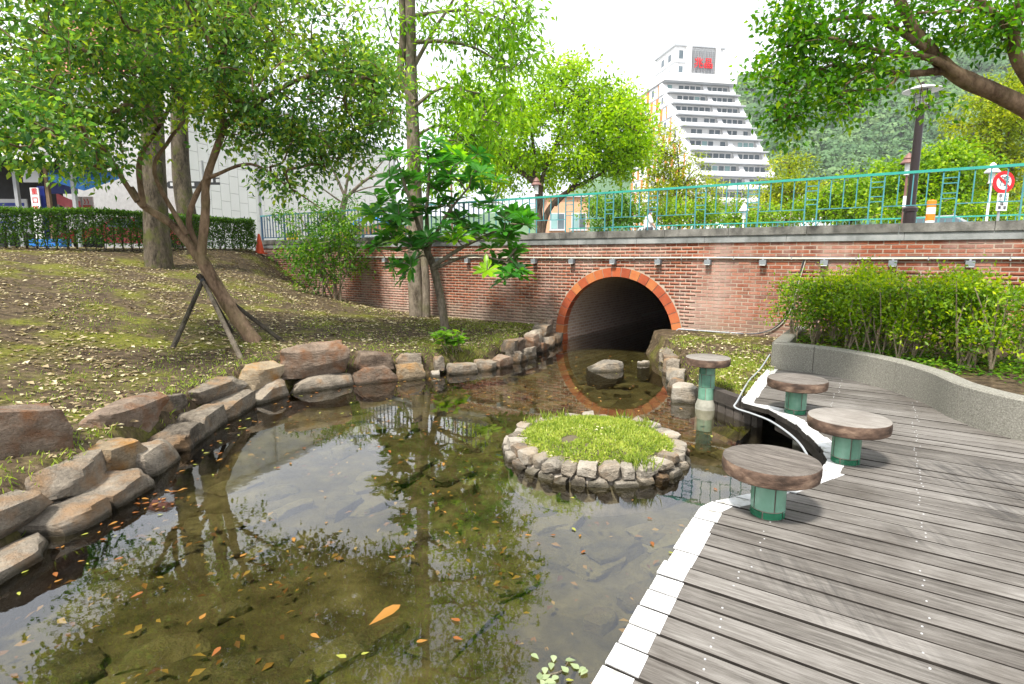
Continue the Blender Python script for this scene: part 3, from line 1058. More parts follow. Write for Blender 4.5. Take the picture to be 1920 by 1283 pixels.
CH, BL, BH = 0.0745, 0.232, 0.0535
full = MB().box((0, 0, 0), (BL - 0.020, 0.045, BH))
fb = bpy.data.meshes.new('brick')
fb.from_pydata(full.v, [], full.f); fb.update()
fb.materials.append(M['brick'])
BR = []            # (w0, w1, z, jitter)
nc = int((ZT + 0.30) / CH)
for j in range(nc):
    z = ZT - 0.012 - BH / 2 - j * CH
    w = W0 + (BL / 2 if j % 2 else 0)
    h = max(arch_half(z + BH / 2, RO), arch_half(z - BH / 2, RO)) + 0.012 if z - BH / 2 < AZ + RO else 0
    while w < W1 - 0.02:
        a, b = w + 0.010, w + BL - 0.010
        w += BL
        if h > 0.013 or z - BH / 2 < AZ + RO:
            if a > AW - h and b < AW + h:
                continue
            if a < AW - h < b and h > 0:
                b = AW - h
            if a < AW + h < b and h > 0:
                a = AW + h
            if b - a < 0.03:
                continue
        BR.append((a, b, z))
score = []
for i, (a, b, z) in enumerate(BR):
    c = WN((a + b) / 2, FACE, z)
    dist = math.hypot(c[0], c[1])
    u = 960 + FPX * c[0] / c[1]
    hidden = (u > 1930) or (u > 1480 and z < 1.8) or (b - a < BL - 0.025) or z < 0.42 or (u < 1010)
    score.append(1e6 if hidden else dist)
order = np.argsort(score)
single = set(int(i) for i in order[:300])
rb = np.random.default_rng(3)
sv, sf, stn = [], [], []
for i, (a, b, z) in enumerate(BR):
    off = rb.uniform(-0.002, 0.003)
    if i in single:
        c = WN((a + b) / 2, FACE + 0.0225 + off, z) - ORG[bw]
        link('brick', fb, None, bw, c, (0, 0, WALL_ROT))
    else:
        n0_, n1_ = FACE + off, FACE + 0.045
        base = len(sv)
        for w in (a, b):
            for n in (n0_, n1_):
                for zz in (z - BH / 2, z + BH / 2):
                    sv.append(WN(w, n, zz))
        sf += [(base + q[0], base + q[1], base + q[2], base + q[3]) for q in [(0, 1, 3, 2), (4, 6, 7, 5), (0, 4, 5, 1), (2, 3, 7, 6), (0, 2, 6, 4), (1, 5, 7, 3)]]
        stn += [rb.random()] * 6
part_np('brickwork', sv, sf, M['brick'], bw, False, stn, 'stuff')

# arch ring of terracotta blocks
NV = 25
a_lo = -math.asin(min(0.99, (AZ + 0.35) / (AR + 0.1))) * 0.9
angs = np.linspace(a_lo, math.pi - a_lo, NV + 1)
for i in range(NV):
    a, b = angs[i] + 0.0055, angs[i + 1] - 0.0055
    V, F = [], []
    steps = 4
    for s in range(steps + 1):
        t = a + (b - a) * s / steps
        for r in (AR, RO - 0.004):
            for n in (FACE - 0.022, FACE + 0.20):
                V.append(WN(AW + r * math.cos(t), n, AZ + r * math.sin(t)))
    for s in range(steps):
        o = s * 4
        F += [(o, o + 2, o + 6, o + 4), (o + 1, o + 5, o + 7, o + 3), (o, o + 4, o + 5, o + 1), (o + 2, o + 3, o + 7, o + 6)]
    F += [(0, 1, 3, 2), (steps * 4, steps * 4 + 2, steps * 4 + 3, steps * 4 + 1)]
    MB().add(V, F).build('voussoir', M['voussoir'], bw)
# mortar ring filling the joints between the blocks
V, F = [], []
rs = 60
for s in range(rs + 1):
    t = a_lo + (math.pi - 2 * a_lo) * s / rs
    for r in (AR + 0.006, RO + 0.006):
        for n in (FACE - 0.008, FACE + 0.19):
            V.append(WN(AW + r * math.cos(t), n, AZ + r * math.sin(t)))
for s in range(rs):
    o = s * 4
    F += [(o, o + 2, o + 6, o + 4), (o + 1, o + 5, o + 7, o + 3), (o, o + 4, o + 5, o + 1), (o + 2, o + 3, o + 7, o + 6)]
MB().add(V, F).build('ring_mortar', M['mortar'], bw)

# vaulted tunnel lining
TL = 26.0
ts = np.linspace(a_lo, math.pi - a_lo, 41)
ns = np.linspace(FACE + 0.02, FACE + TL, 14)
V, F, UV = [], [], []
R2 = AR + 0.004
prof = [(AW + R2 * math.cos(t), AZ + R2 * math.sin(t), t * R2) for t in ts]
prof = [(prof[0][0], -0.5, prof[0][2] - 0.3)] + prof + [(prof[-1][0], -0.5, prof[-1][2] + 0.3)]
for n in ns:
    for w, z, q in prof:
        V.append(WN(w, n, z)); UV.append((n, q))
m_ = len(prof)
for i in range(len(ns) - 1):
    for j in range(m_ - 1):
        F.append((i * m_ + j, i * m_ + j + 1, (i + 1) * m_ + j + 1, (i + 1) * m_ + j))
to = part_np('tunnel_vault', V, F, M['tunnel'], bw, True)
uvl = to.data.uv_layers.new(name='UVMap')
for lp in to.data.loops:
    uvl.data[lp.index].uv = UV[lp.vertex_index]
MB().wbox(AW - 1.6, AW + 1.6, FACE + TL, FACE + TL + .2, -.5, 2.0).build('tunnel_blackout', M['dark'], bw)  # dark panel added to shut daylight out of the far end

# coping: two courses of long blocks
w = W0 - 0.1
while w < W1:
    L = random.uniform(1.1, 1.6)
    MB().wbox(w + 0.004, min(w + L, W1) - 0.004, FACE - 0.055, FACE + 0.42, 2.435, 2.585).build('coping_block', M['cope_dark'], bw)
    w += L
w = W0 - 0.1
while w < W1:
    L = random.uniform(1.4, 2.0)
    MB().wbox(w + 0.003, min(w + L, W1) - 0.003, FACE - 0.03, FACE + 0.40, ZT - 0.002, 2.432).build('band_block', M['cope_light'], bw)
    w += L

# conduit with its row of lights
cd = thing('wall_conduit', 'cream pipe clipped level along the brick wall above the arch', 'pipe', WN(AW, FACE - 0.04, 1.97))
path = [WN(w, FACE - 0.035, 1.985 + 0.006 * math.sin(w * 1.3)) for w in np.linspace(-14.6, W1, 60)]
MB().tube(path, 0.019, 8).build('pipe', M['pvc'], cd, True)
for kx in range(-6, 15):
    w = -7.6 + 1.06 * kx + 0.5
    MB().wbox(w - .01, w + .01, FACE - .058, FACE + .01, 1.955, 2.008).build('pipe_clip', M['grey_metal'], cd)
MB().tube([WN(w, FACE - 0.03, 2.018 + 0.008 * math.sin(w * 2.1)) for w in np.linspace(-3.2, W1, 30)], 0.008, 6).build('cable', M['cable'], cd, True)
lights = []
for kx in range(-5, 15):
    w = -7.6 + 1.06 * kx
    c = WN(w, FACE - 0.06, 1.905)
    if kx == -5:
        root = thing('wall_light', 'small grey box light hung under the cream pipe on the brick wall', 'light', c, 'box lights in a row under the wall pipe', WALL_ROT)
        m = MB().box((0, 0.0, 0), (0.125, 0.12, 0.095))
        me_o = m.build('housing', M['light_box'], None)
        me_o.parent = root
        m2 = MB().box((0, -0.015, -0.053), (0.10, 0.09, 0.012)).build('lens', M['glass_pale'], None); m2.parent = root
        m3 = MB().box((0, 0.0, 0.055), (0.03, 0.05, 0.04)).build('bracket', M['grey_metal'], None); m3.parent = root
    else:
        copy_tree(root, None, c)
# dark stain below each lamp is left to the brick weathering; a service cable runs down the wall to the ground
sc = thing('service_cable', 'cable running down the brick wall from the pipe to the ground by the planter', 'cable', gz(1445, 632, .45))
pts = [WN(-1.58, FACE - .02, 1.98), WN(-1.66, FACE - .02, 1.6), WN(-1.78, FACE - .022, 1.0), WN(-1.98, FACE - .03, .66), WN(-2.3, FACE - .05, .50), WN(-2.7, FACE - .06, .465)]
MB().tube(smooth_path(pts, 6), 0.014, 6).build('black_cable', M['cable'], sc, True)
pts = [(p + WD[0] * 0.03 * np.array((1, -.6, 0))) for p in pts]
MB().tube(smooth_path(pts, 6), 0.009, 6).build('tan_cable', M['pvc'], sc, True)
gp = thing('ground_conduit', 'thin grey pipe along the wall foot bending down beside the arch', 'pipe', WN(AW + 1.6, FACE - .05, 0))
MB().tube([WN(-2.6, FACE - .05, .47), WN(AW + 1.75, FACE - .05, .47), WN(AW + 1.50, FACE - .06, .47), WN(AW + 1.45, FACE - .07, .43), WN(AW + 1.45, FACE - .07, -.3)], 0.016, 8).build('pipe', M['pvc_grey'], gp, True)
tcd = thing('tunnel_cable', 'thin pale cable strung along the inside of the arched tunnel', 'cable', WN(AW - 1.2, FACE + 3, 0))
MB().tube([WN(AW - 1.33, FACE + q, 0.10 + 0.012 * q) for q in np.linspace(5, 22, 18)], 0.014, 5).build('cable', M['pvc'], tcd, True)

# ------------------------------------------------------------------ railings


def railing(name, label, w0, w1, n, z0, h, patt, rail_m, bar_m, split=None):
    r = thing(name, label, 'railing', WN((w0 + w1) / 2, n, z0))
    MB().wbox(w0, w1, n - .028, n + .028, z0 + h - .045, z0 + h).build('top_rail', rail_m, r)
    sp = 0.208
    i = 0
    w = w0 + 0.05

    def bar(w, za, zb, t=0.022):
        MB().wbox(w - t / 2, w + t / 2, n - t / 2, n + t / 2, za, zb).build('bar', bar_m, r)
    if patt == 'plain':
        MB().wbox(w0, w1, n - .015, n + .015, z0 + .08, z0 + .11).build('bottom_rail', bar_m, r)
        while w < w1:
            bar(w, z0 - .004 if i % 8 == 0 else z0 + .11, z0 + h - .045, 0.05 if i % 8 == 0 else 0.026)
            w += 0.17; i += 1
        return r
    mid = z0 + h * 0.36
    last = w
    while w < w1 - 0.02:
        ph = i % 5
        if ph < 2:
            bar(w, z0 - .004, z0 + h - .045)
        else:
            bar(w, mid, z0 + h - .045, 0.018)
        if ph == 0 and w + sp < w1:
            for q in (.17, .27, .45, .55):
                z = z0 + h * (1 - q)
                MB().wbox(w + .011, w + sp - .011, n - .008, n + .008, z - .008, z + .008).build('rung', bar_m, r)
        if ph == 1:
            MB().wbox(w + .011, min(w + 4 * sp - .011, w1), n - .008, n + .008, mid - .016, mid - .001).build('mid_rail', bar_m, r)
        w += sp; i += 1
    return r


railing('bridge_railing', 'teal metal railing with ladder-like bars standing on the coping', -9.0, W1, FACE + 0.2, 2.585, 0.90, 'ladder', M['teal_rail'], M['teal_bar'])
railing('bar_railing', 'dark blue plain bar railing on the coping behind the bank shrub', -19.6, -9.02, FACE + 0.2, 2.585, 0.90, 'plain', M['teal_bar'], M['navy_bar'])
railing('street_railing', 'teal railing on the far side of the street before the park trees', -14.0, 20.0, FACE + 13.3, 2.22, 1.18, 'ladder', M['teal_rail'], M['teal_bar'])
#@@THINGS
# ------------------------------------------------------------------ leaves and trees


def unit(a):
    return a / (np.linalg.norm(a, axis=-1, keepdims=True) + 1e-9)


def leaf_arrays(P, A, Nn, L, W, fold=0.15):
    """folded diamond leaves: P base, A axis, Nn face normal"""
    A = unit(A); B = unit(np.cross(A, Nn)); U = np.cross(B, A)
    n = len(P)
    L = np.broadcast_to(np.asarray(L, float), (n,))[:, None]
    W = np.broadcast_to(np.asarray(W, float), (n,))[:, None]
    V = np.stack([P, P + A * L * 0.45 + B * W * 0.5 + U * W * fold, P + A * L - U * L * 0.08, P + A * L * 0.45 - B * W * 0.5 + U * W * fold], 1).reshape(-1, 3)
    i = np.arange(n) * 4
    F = np.concatenate([np.stack([i, i + 2, i + 1], 1), np.stack([i, i + 3, i + 2], 1)], 1).reshape(-1, 3)
    return V, F


def broad_leaf_arrays(P, A, Nn, L, W, droop=0.25):
    """longer leaves with a midrib and a bend: nine points, eight faces as triangles"""
    A = unit(A); B = unit(np.cross(A, Nn)); U = np.cross(B, A)
    n = len(P)
    L = np.broadcast_to(np.asarray(L, float), (n,))[:, None]
    W = np.broadcast_to(np.asarray(W, float), (n,))[:, None]
    pts = [P]
    for t, w in ((0.3, 0.55), (0.62, 1.0), (0.85, 0.72)):
        c = P + A * L * t - U * L * droop * t * t
        pts += [c + B * W * 0.5 * w + U * W * 0.12 * w, c, c - B * W * 0.5 * w + U * W * 0.12 * w]
    pts.append(P + A * L - U * L * droop)
    V = np.stack(pts, 1).reshape(-1, 3)
    q = [(0, 2, 1), (0, 3, 2), (1, 2, 5), (1, 5, 4), (2, 3, 6), (2, 6, 5), (4, 5, 8), (4, 8, 7), (5, 6, 9), (5, 9, 8), (7, 8, 10), (8, 9, 10)]
    i = np.arange(n)[:, None, None] * 11
    F = (np.array(q)[None] + i).reshape(-1, 3)
    return V, F, len(q)


def rand_dirs(n, zmin=-1.0, zmax=1.0):
    z = rng.uniform(zmin, zmax, n); a = rng.uniform(0, 2 * math.pi, n); r = np.sqrt(np.maximum(0, 1 - z * z))
    return np.stack([r * np.cos(a), r * np.sin(a), z], 1)


def in_ellipsoids(crowns):
    out = []
    for c, r, n in crowns:
        d = rand_dirs(n)
        rad = rng.random(n) ** 0.42
        out.append(np.asarray(c)[None] + d * rad[:, None] * np.asarray(r)[None])
    return np.concatenate(out)


def crown(u, v, ru, rv, depth, rd, n):
    c = at(u, v, depth)
    return (c, (ru * depth / FPX, rd, rv * depth / FPX), n)


def grow(limbs, clusters, twig_r=0.006, max_r=0.05):
    """connect every leaf cluster to the nearest limb or earlier cluster"""
    nodes = [p for L in limbs for p in L]
    nodes = np.array(nodes); nl = len(nodes)
    d0 = np.array([np.min(((nodes - c) ** 2).sum(1)) for c in clusters])
    order = np.argsort(d0)
    allp = np.vstack([nodes, clusters[order]])
    parent = np.full(len(allp), -1)
    for k in range(len(clusters)):
        i = nl + k
        d = np.linalg.norm(allp[:i] - allp[i], axis=1)
        parent[i] = int(np.argmin(d + 0.25 * np.maximum(0, allp[:i, 2] - allp[i, 2])))
    cnt = np.ones(len(allp))
    for i in range(len(allp) - 1, nl - 1, -1):
        cnt[parent[i]] += cnt[i]
    V, F, b = [], [], 0
    for i in range(nl, len(allp)):
        p, q = allp[parent[i]], allp[i]
        L = np.linalg.norm(q - p)
        m = (p + q) / 2 + rng.normal(0, 0.09 * L, 3) + np.array((0, 0, 0.06 * L))
        r0 = min(max_r, twig_r * cnt[i] ** 0.45 * 1.15); r1 = min(max_r, twig_r * max(1, cnt[i] - 1) ** 0.42)
        tv, tf = tube_arrays(smooth_path([p, m, q], 2), np.linspace(r0, r1, 5), 4)
        V.append(tv); F.append(tf + b); b += len(tv)
    segs = allp[parent[nl:]], allp[nl:]
    return (np.concatenate(V), np.concatenate(F)) if V else (np.zeros((0, 3)), np.zeros((0, 4), int)), segs


def make_tree(name, label, base, limbs, crowns, bark, leafm, leaf=(0.09, 0.045), per=60, cr=0.28, droop=0.25, flat=0.75, group=None, cat='tree', twig=0.006, broad=False, tint_mu=0.45, tint_cl=0.2, upn=1.0, bark_sides=10, fruit=None, crown_name='crown'):
    """limbs: list of (points, r0, r1) in world metres"""
    t = thing(name, label, cat, base, group)
    V, F, b = [], [], 0
    samples = []
    for pts, r0, r1 in limbs:
        sp = smooth_path(pts, 6)
        rr = np.linspace(r0, r1, len(sp)) * (1 + (0.05 if r0 < .2 else 0.012) * np.sin(np.arange(len(sp)) * 1.7))
        tv, tf = tube_arrays(sp, rr, bark_sides)
        V.append(tv); F.append(tf + b); b += len(tv)
        samples.append(sp[2:])
    cl = in_ellipsoids(crowns)
    (tv, tf), (pa, ch) = grow(samples, cl, twig)
    V.append(tv); F.append(tf + b)
    part_np('trunk', np.concatenate(V), np.concatenate(F), bark, t, True)
    n = len(ch)
    k = np.repeat(np.arange(n), per)
    m = len(k)
    along = rng.random(m) ** 0.5
    P = pa[k] + (ch[k] - pa[k]) * np.clip(0.35 + 0.65 * along, 0, 1)[:, None] + rng.normal(0, 1, (m, 3)) * cr * np.array((0.6, 0.6, 0.6 * flat))
    out = unit(P - pa[k] + 1e-4)
    A = out * 0.7 + rand_dirs(m) * 0.9 + np.array((0, 0, -droop))
    Nn = np.array((0, 0, upn)) + rand_dirs(m) * 0.85
    L = leaf[0] * rng.uniform(0.65, 1.25, m); W = leaf[1] * rng.uniform(0.75, 1.2, m)
    ct = rng.normal(0, tint_cl, n)
    tint = np.clip(tint_mu + ct[k] + rng.normal(0, 0.16, m), 0, 1)
    if broad:
        lv, lf, nf = broad_leaf_arrays(P, A, Nn, L, W)
    else:
        lv, lf = leaf_arrays(P, A, Nn, L, W); nf = 2
    part_np(crown_name, lv, lf, leafm, t, False, np.repeat(tint, nf))
    if fruit:
        fm, nfruit = fruit
        ids = rng.integers(0, n, nfruit)
        fk = np.repeat(ids, 34)
        Pf = ch[fk] + np.array((0, 0, 0.05)) + rng.normal(0, 1, (len(fk), 3)) * np.array((.10, .10, .10))
        d = np.array([(1, 0, 0), (0, 1, 0), (0, 0, 1), (-1, 0, 0), (0, -1, 0), (0, 0, -1)]) * 0.011
        fv = (Pf[:, None] + d[None]).reshape(-1, 3)
        tq = np.array([(0, 1, 2), (1, 3, 2), (3, 4, 2), (4, 0, 2), (1, 0, 5), (3, 1, 5), (4, 3, 5), (0, 4, 5)])
        ffc = (tq[None] + (np.arange(len(Pf)) * 6)[:, None, None]).reshape(-1, 3)
        part_np('seed_heads', fv, ffc, fm, t, False, np.repeat(rng.random(len(Pf)), 8), 'stuff')
    return t


def ats(d, *uv):
    return [at(u, v, d) for u, v in uv]


# ------------------------------------------------------------------ stones


def rock_mesh(L, T, H, seed, planes=12, rough=0.05, cuts=7):
    r = random.Random(seed)
    bm = bmesh.new()
    bmesh.ops.create_cube(bm, size=2.0)
    bmesh.ops.subdivide_edges(bm, edges=bm.edges[:], cuts=cuts, use_grid_fill=True)
    pl = []
    for _ in range(planes):
        n = Vector((r.gauss(0, 1), r.gauss(0, 1), r.gauss(0, 0.8))).normalized()
        pl.append((n, r.uniform(0.66, 0.98)))
    for v in bm.verts:
        p = v.co
        e = 9.0
        q = p / ((abs(p.x) ** e + abs(p.y) ** e + abs(p.z) ** e) ** (1 / e))
        q = p * 0.55 + q * 0.45
        for n, o in pl:
            d = q.dot(n) - o * (abs(n.x) + abs(n.y) + abs(n.z)) * 0.86
            if d > 0:
                q = q - n * d
        nz = noise.noise(q * 1.7 + Vector((seed * 3.1, seed, 0))) * 1.5 + noise.noise(q * 4.5 + Vector((0, seed * 2.3, 5))) * 0.6
        q = q * (1 + rough * nz)
        v.co = Vector((q.x * L / 2, q.y * T / 2, q.z * H / 2))
    bmesh.ops.recalc_face_normals(bm, faces=bm.faces)
    me = bpy.data.meshes.new('stone')
    bm.to_mesh(me); bm.free()
    for p in me.polygons:
        p.use_smooth = True
    try:
        me.set_sharp_from_angle(angle=math.radians(24))
    except Exception:
        pass
    return me


SEED = [100]


def stone(a, b, T, z0, z1, mat, parent=None, name='stone', tilt=(0, 0), rough=0.07, over=1.06):
    """a stone whose long axis runs from a to b (plan points)"""
    SEED[0] += 1
    a = np.array(a, float); b = np.array(b, float)
    L = np.linalg.norm(b - a) * over
    me = rock_mesh(L, T, z1 - z0, SEED[0], rough=rough)
    me.materials.append(mat)
    c = np.array((*((a + b) / 2), (z0 + z1) / 2))
    o = link(name, me, None, parent, c - (ORG[parent] if parent is not None else 0), (tilt[0], tilt[1], math.atan2(b[1] - a[1], b[0] - a[0])))
    return o


RG, RBn, RO_, RP = M['rock_grey'], M['rock_brown'], M['rock_ochre'], M['rock_pale']
ed = thing('stone_edging', 'two courses of rough sandstone blocks along the grassy pond bank', 'stone edging', (-3.4, 6.0, 0))
low = [((-3.42, 1.2), (-3.38, 2.1), .5, .14, RG), ((-3.40, 2.1), (-3.36, 2.95), .5, .16, RBn), ((-3.46, 2.95), (-3.40, 3.86), .50, .10, RG), ((-3.42, 3.84), (-3.38, 4.36), .42, .15, RG), ((-3.40, 4.33), (-3.37, 4.86), .42, .17, RG),
       ((-3.50, 4.95), (-3.55, 5.58), .42, .24, RG), ((-3.58, 5.60), (-3.66, 6.18), .40, .22, RG), ((-3.66, 6.2), (-3.70, 6.75), .38, .22, RG), ((-3.68, 6.78), (-3.66, 7.62), .38, .22, RG), ((-3.64, 7.66), (-3.42, 8.30), .36, .23, RG),
       ((-3.34, 8.42), (-2.60, 8.94), .36, .19, RG), ((-2.55, 8.98), (-1.98, 9.26), .36, .24, RBn), ((-1.92, 9.30), (-1.50, 9.46), .34, .25, RO_), ((-1.40, 9.50), (-1.22, 9.56), .20, .10, RP),
       ((-1.12, 9.72), (-.66, 9.92), .30, .15, RG), ((-.60, 10.0), (-.34, 10.2), .28, .18, RG), ((-.32, 10.28), (-.05, 10.55), .30, .20, RBn), ((-.02, 10.72), (.16, 11.05), .34, .22, RG), ((.20, 11.15), (.40, 11.6), .34, .20, RG), ((.45, 11.75), (.66, 12.3), .34, .22, RBn), ((.68, 12.4), (.90, 12.95), .34, .24, RG), ((.92, 13.0), (1.10, 13.5), .30, .22, RG)]
for a, b, T, z1, m in low:
    stone(a, b, T, -.34 if np.hypot(b[0] - a[0], b[1] - a[1]) > .6 else -.14, z1, m, ed, tilt=(random.uniform(-.08, .08), random.uniform(-.05, .05)))
up = [((-3.75, 2.0), (-3.70, 2.75), .45, .08, .42, RG), ((-3.72, 2.8), (-3.66, 3.40), .42, .02, .44, RO_), ((-3.70, 3.50), (-3.66, 4.05), .46, .06, .40, RG), ((-3.72, 4.10), (-3.62, 4.72), .46, .10, .42, RG), ((-3.66, 4.74), (-3.60, 5.14), .44, .06, .42, RO_),
      ((-4.02, 5.22), (-4.00, 6.08), .48, .20, .60, RBn), ((-4.02, 6.08), (-4.02, 6.72), .40, .18, .52, RG), ((-3.98, 6.75), (-3.80, 7.72), .38, .18, .46, RG), ((-3.78, 7.76), (-3.50, 8.36), .40, .18, .55, RO_),
      ((-3.50, 8.50), (-2.62, 9.02), .38, .18, .68, RBn), ((-2.60, 9.16), (-2.05, 9.45), .34, .18, .46, RBn), ((-2.0, 9.62), (-1.60, 9.74), .26, .16, .36, RG), ((-1.35, 9.72), (-1.2, 9.78), .22, .06, .30, RG),
      ((.02, 11.0), (.20, 11.45), .40, .14, .40, RBn), ((.05, 10.75), (-.10, 11.05), .30, .12, .42, RG), ((.40, 12.0), (.55, 12.45), .34, .16, .44, RG), ((.60, 12.55), (.78, 13.0), .36, .18, .50, RG), ((.75, 13.05), (.9, 13.5), .34, .18, .54, RBn), ((.35, 11.5), (.48, 11.9), .32, .12, .40, RBn)]
for a, b, T, z0, z1, m in up:
    stone(a, b, T * .92, z0, z1 - (.05 if a[1] < 8 else .0), m, ed, tilt=(random.uniform(-.07, .10), random.uniform(-.05, .05)))
lb = stone((-4.46, 4.25), (-3.98, 4.85), .62, .32, .84, RBn, None, 'boulder', rough=0.04)
tag(lb, 'big lone squared brown boulder standing on the grass behind the pond edging', 'boulder')
ORG[lb] = np.zeros(3)
cr_ = stone((1.38, 10.08), (2.0, 10.08), .50, -.32, .15, RP, None, 'boulder', rough=0.06)
tag(cr_, 'pale flat-topped rock sticking out of the water before the arch', 'rock')
re = thing('bank_stones', 'row of rough grey stones edging the grass patch right of the arch', 'stone edging', (2.7, 9.0, 0))
for a, b, T, z0, z1, m in [((2.30, 7.95), (2.66, 7.85), .42, -.34, .22, RP), ((2.48, 8.35), (2.62, 8.75), .30, -.34, .16, RG), ((2.60, 8.85), (2.74, 9.3), .30, -.34, .20, RP), ((2.72, 9.45), (2.86, 9.9), .34, -.34, .26, RG),
                           ((2.86, 10.0), (2.98, 10.5), .36, -.34, .24, RG), ((2.98, 10.5), (3.15, 11.2), .42, -.34, .30, RG), ((3.16, 11.2), (3.38, 11.9), .36, -.34, .30, RBn), ((2.40, 10.5), (2.6, 10.6), .16, -.34, .06, RP)]:
    stone(a, b, T, z0, z1, m, re)

# stones lying on the bed
for i in range(130):
    for _ in range(30):
        x, y = random.uniform(-3.0, 2.6), random.uniform(1.4, 11.5)
        w_, n_ = to_wn(x, y)
        if float(shore_dist(np.array([x]), np.array([y]))[0]) < -0.35 and w_ < edge_w(n_) - 0.2 and math.hypot(x - .88, y - 5.72) > 1.2:
            break
    L = random.uniform(.18, .62)
    an = random.uniform(.3, 1.1)
    o = stone((x, y), (x + L * math.cos(an), y + L * math.sin(an)), L * random.uniform(.5, .8), -.40, -.28 + random.uniform(0, .07), M['rock_wet'], None, 'bed_stone', rough=0.09)
    tag(o, 'silt-covered flat stone lying under water on the pond bed', 'stone', 'stones under water on the pond bed')

# ------------------------------------------------------------------ round island
IC = np.array((0.875, 5.74))
isl = thing('island', 'round grassy island ringed by two courses of small cobbles in the pond', 'island', (IC[0], IC[1], 0))
ni = 29
for row, (R, z0, z1, T) in enumerate(((0.865, -.10, .058, .20), (0.83, .045, .150, .19))):
    ang = 0.0
    a_ = [random.uniform(.75, 1.3) for _ in range(ni)]
    s_ = sum(a_)
    for i in range(ni):
        da = a_[i] / s_ * 2 * math.pi
        m = ang + da / 2
        Lc = R * da
        c = IC + R * np.array((math.cos(m), math.sin(m)))
        t_ = np.array((-math.sin(m), math.cos(m))) * Lc / 2
        jz = random.uniform(-.015, .03) if row else random.uniform(-.02, .01)
        stone(c - t_, c + t_, T * random.uniform(.9, 1.25), z0, z1 + jz, random.choice((RP, RG, RP, RP, RP, RG)) if row else random.choice((RG, RP, RP)), isl, 'cobble', (random.uniform(-.1, .1), random.uniform(-.06, .06)), 0.05, 0.97)
        ang += da
inner = MB()
for i in range(40):
    m = i * 2 * math.pi / 40
    R = 0.80 * random.uniform(.96, 1.04)
    c = IC + R * np.array((math.cos(m), math.sin(m)))
prof = [(0.85, -.4), (0.85, -.02), (0.78, .0), (0.78, .11), (0.72, .155), (0.55, .195), (0.3, .22), (0.0001, .23)]
MB().lathe((IC[0], IC[1], 0), [(.915, -.3), (.905, .02), (.86, .06), (.85, .10), (.76, .125), (.74, .10)], 48).build('mortar_bed', M['grout'], isl, True)
MB().lathe((IC[0], IC[1], 0), prof, 40).build('soil', M['earth'], isl, True)


def blades(P, h, w, lean=0.6, tint_mu=0.5, tint_sd=0.2):
    n = len(P)
    A = np.array((0, 0, 1.0)) + rand_dirs(n) * lean
    A[:, 2] = np.abs(A[:, 2]) + 0.15
    V, F = leaf_arrays(P, A, rand_dirs(n), np.asarray(h) * rng.uniform(.5, 1.3, n), np.asarray(w) * rng.uniform(.6, 1.3, n), 0.1)
    return V, F, np.repeat(np.clip(rng.normal(tint_mu, tint_sd, n), 0, 1), 2)


n = 15000
r = 0.79 * np.sqrt(rng.random(n)); a = rng.uniform(0, 2 * math.pi, n)
px, py = IC[0] + r * np.cos(a), IC[1] + r * np.sin(a)
pz = np.interp(r, [0, .3, .55, .72, .79], [.225, .215, .19, .15, .12])
bare = wave(px, py, 4.3, 2.0) + np.maximum(0, (r - .63) * 5) * (np.cos(a - 5.6) * .5 + .5) > 0.70
keep = ~bare
P = np.stack([px, py, pz], 1)[keep]
V, F, T = blades(P, 0.044, 0.014, 1.15, 0.58 + 0.22 * wave(P[:, 0], P[:, 1], 7.0, 1.0), 0.2)
part_np('grass', V, F, M['grass'], isl, False, T, 'stuff')
# broad-bladed tufts spilling over the cobbles
tp = []
for (tx, ty) in ((1.16, 4.96), (1.21, 4.94), (1.12, 4.98), (.6, 6.44), (1.3, 6.38), (.22, 6.2), (.4, 6.4), (1.5, 6.15)):
    m = 60
    q = np.stack([tx + rng.normal(0, .045, m), ty + rng.normal(0, .045, m), np.full(m, .12)], 1)
    tp.append(q)
V, F, T = blades(np.concatenate(tp), 0.13, 0.010, 0.7, 0.45, 0.2)
part_np('grass_tufts', V, F, M['grass'], isl, False, T, 'stuff')
# dry leaves on the island soil
m = 260
r = .8 * np.sqrt(rng.random(m)); a = rng.uniform(0, 2 * math.pi, m)
P = np.stack([IC[0] + r * np.cos(a), IC[1] + r * np.sin(a), np.interp(r, [0, .8], [.26, .15])], 1)
V, F = leaf_arrays(P, rand_dirs(m, -.15, .15), np.array((0, 0, 1)) + rand_dirs(m) * .25, .05, .028)
part_np('dry_leaves', V, F, M['litter'], isl, False, np.repeat(rng.uniform(.3, 1, m), 2), 'stuff')

# ------------------------------------------------------------------ stools
SEAT_Z = 0.716


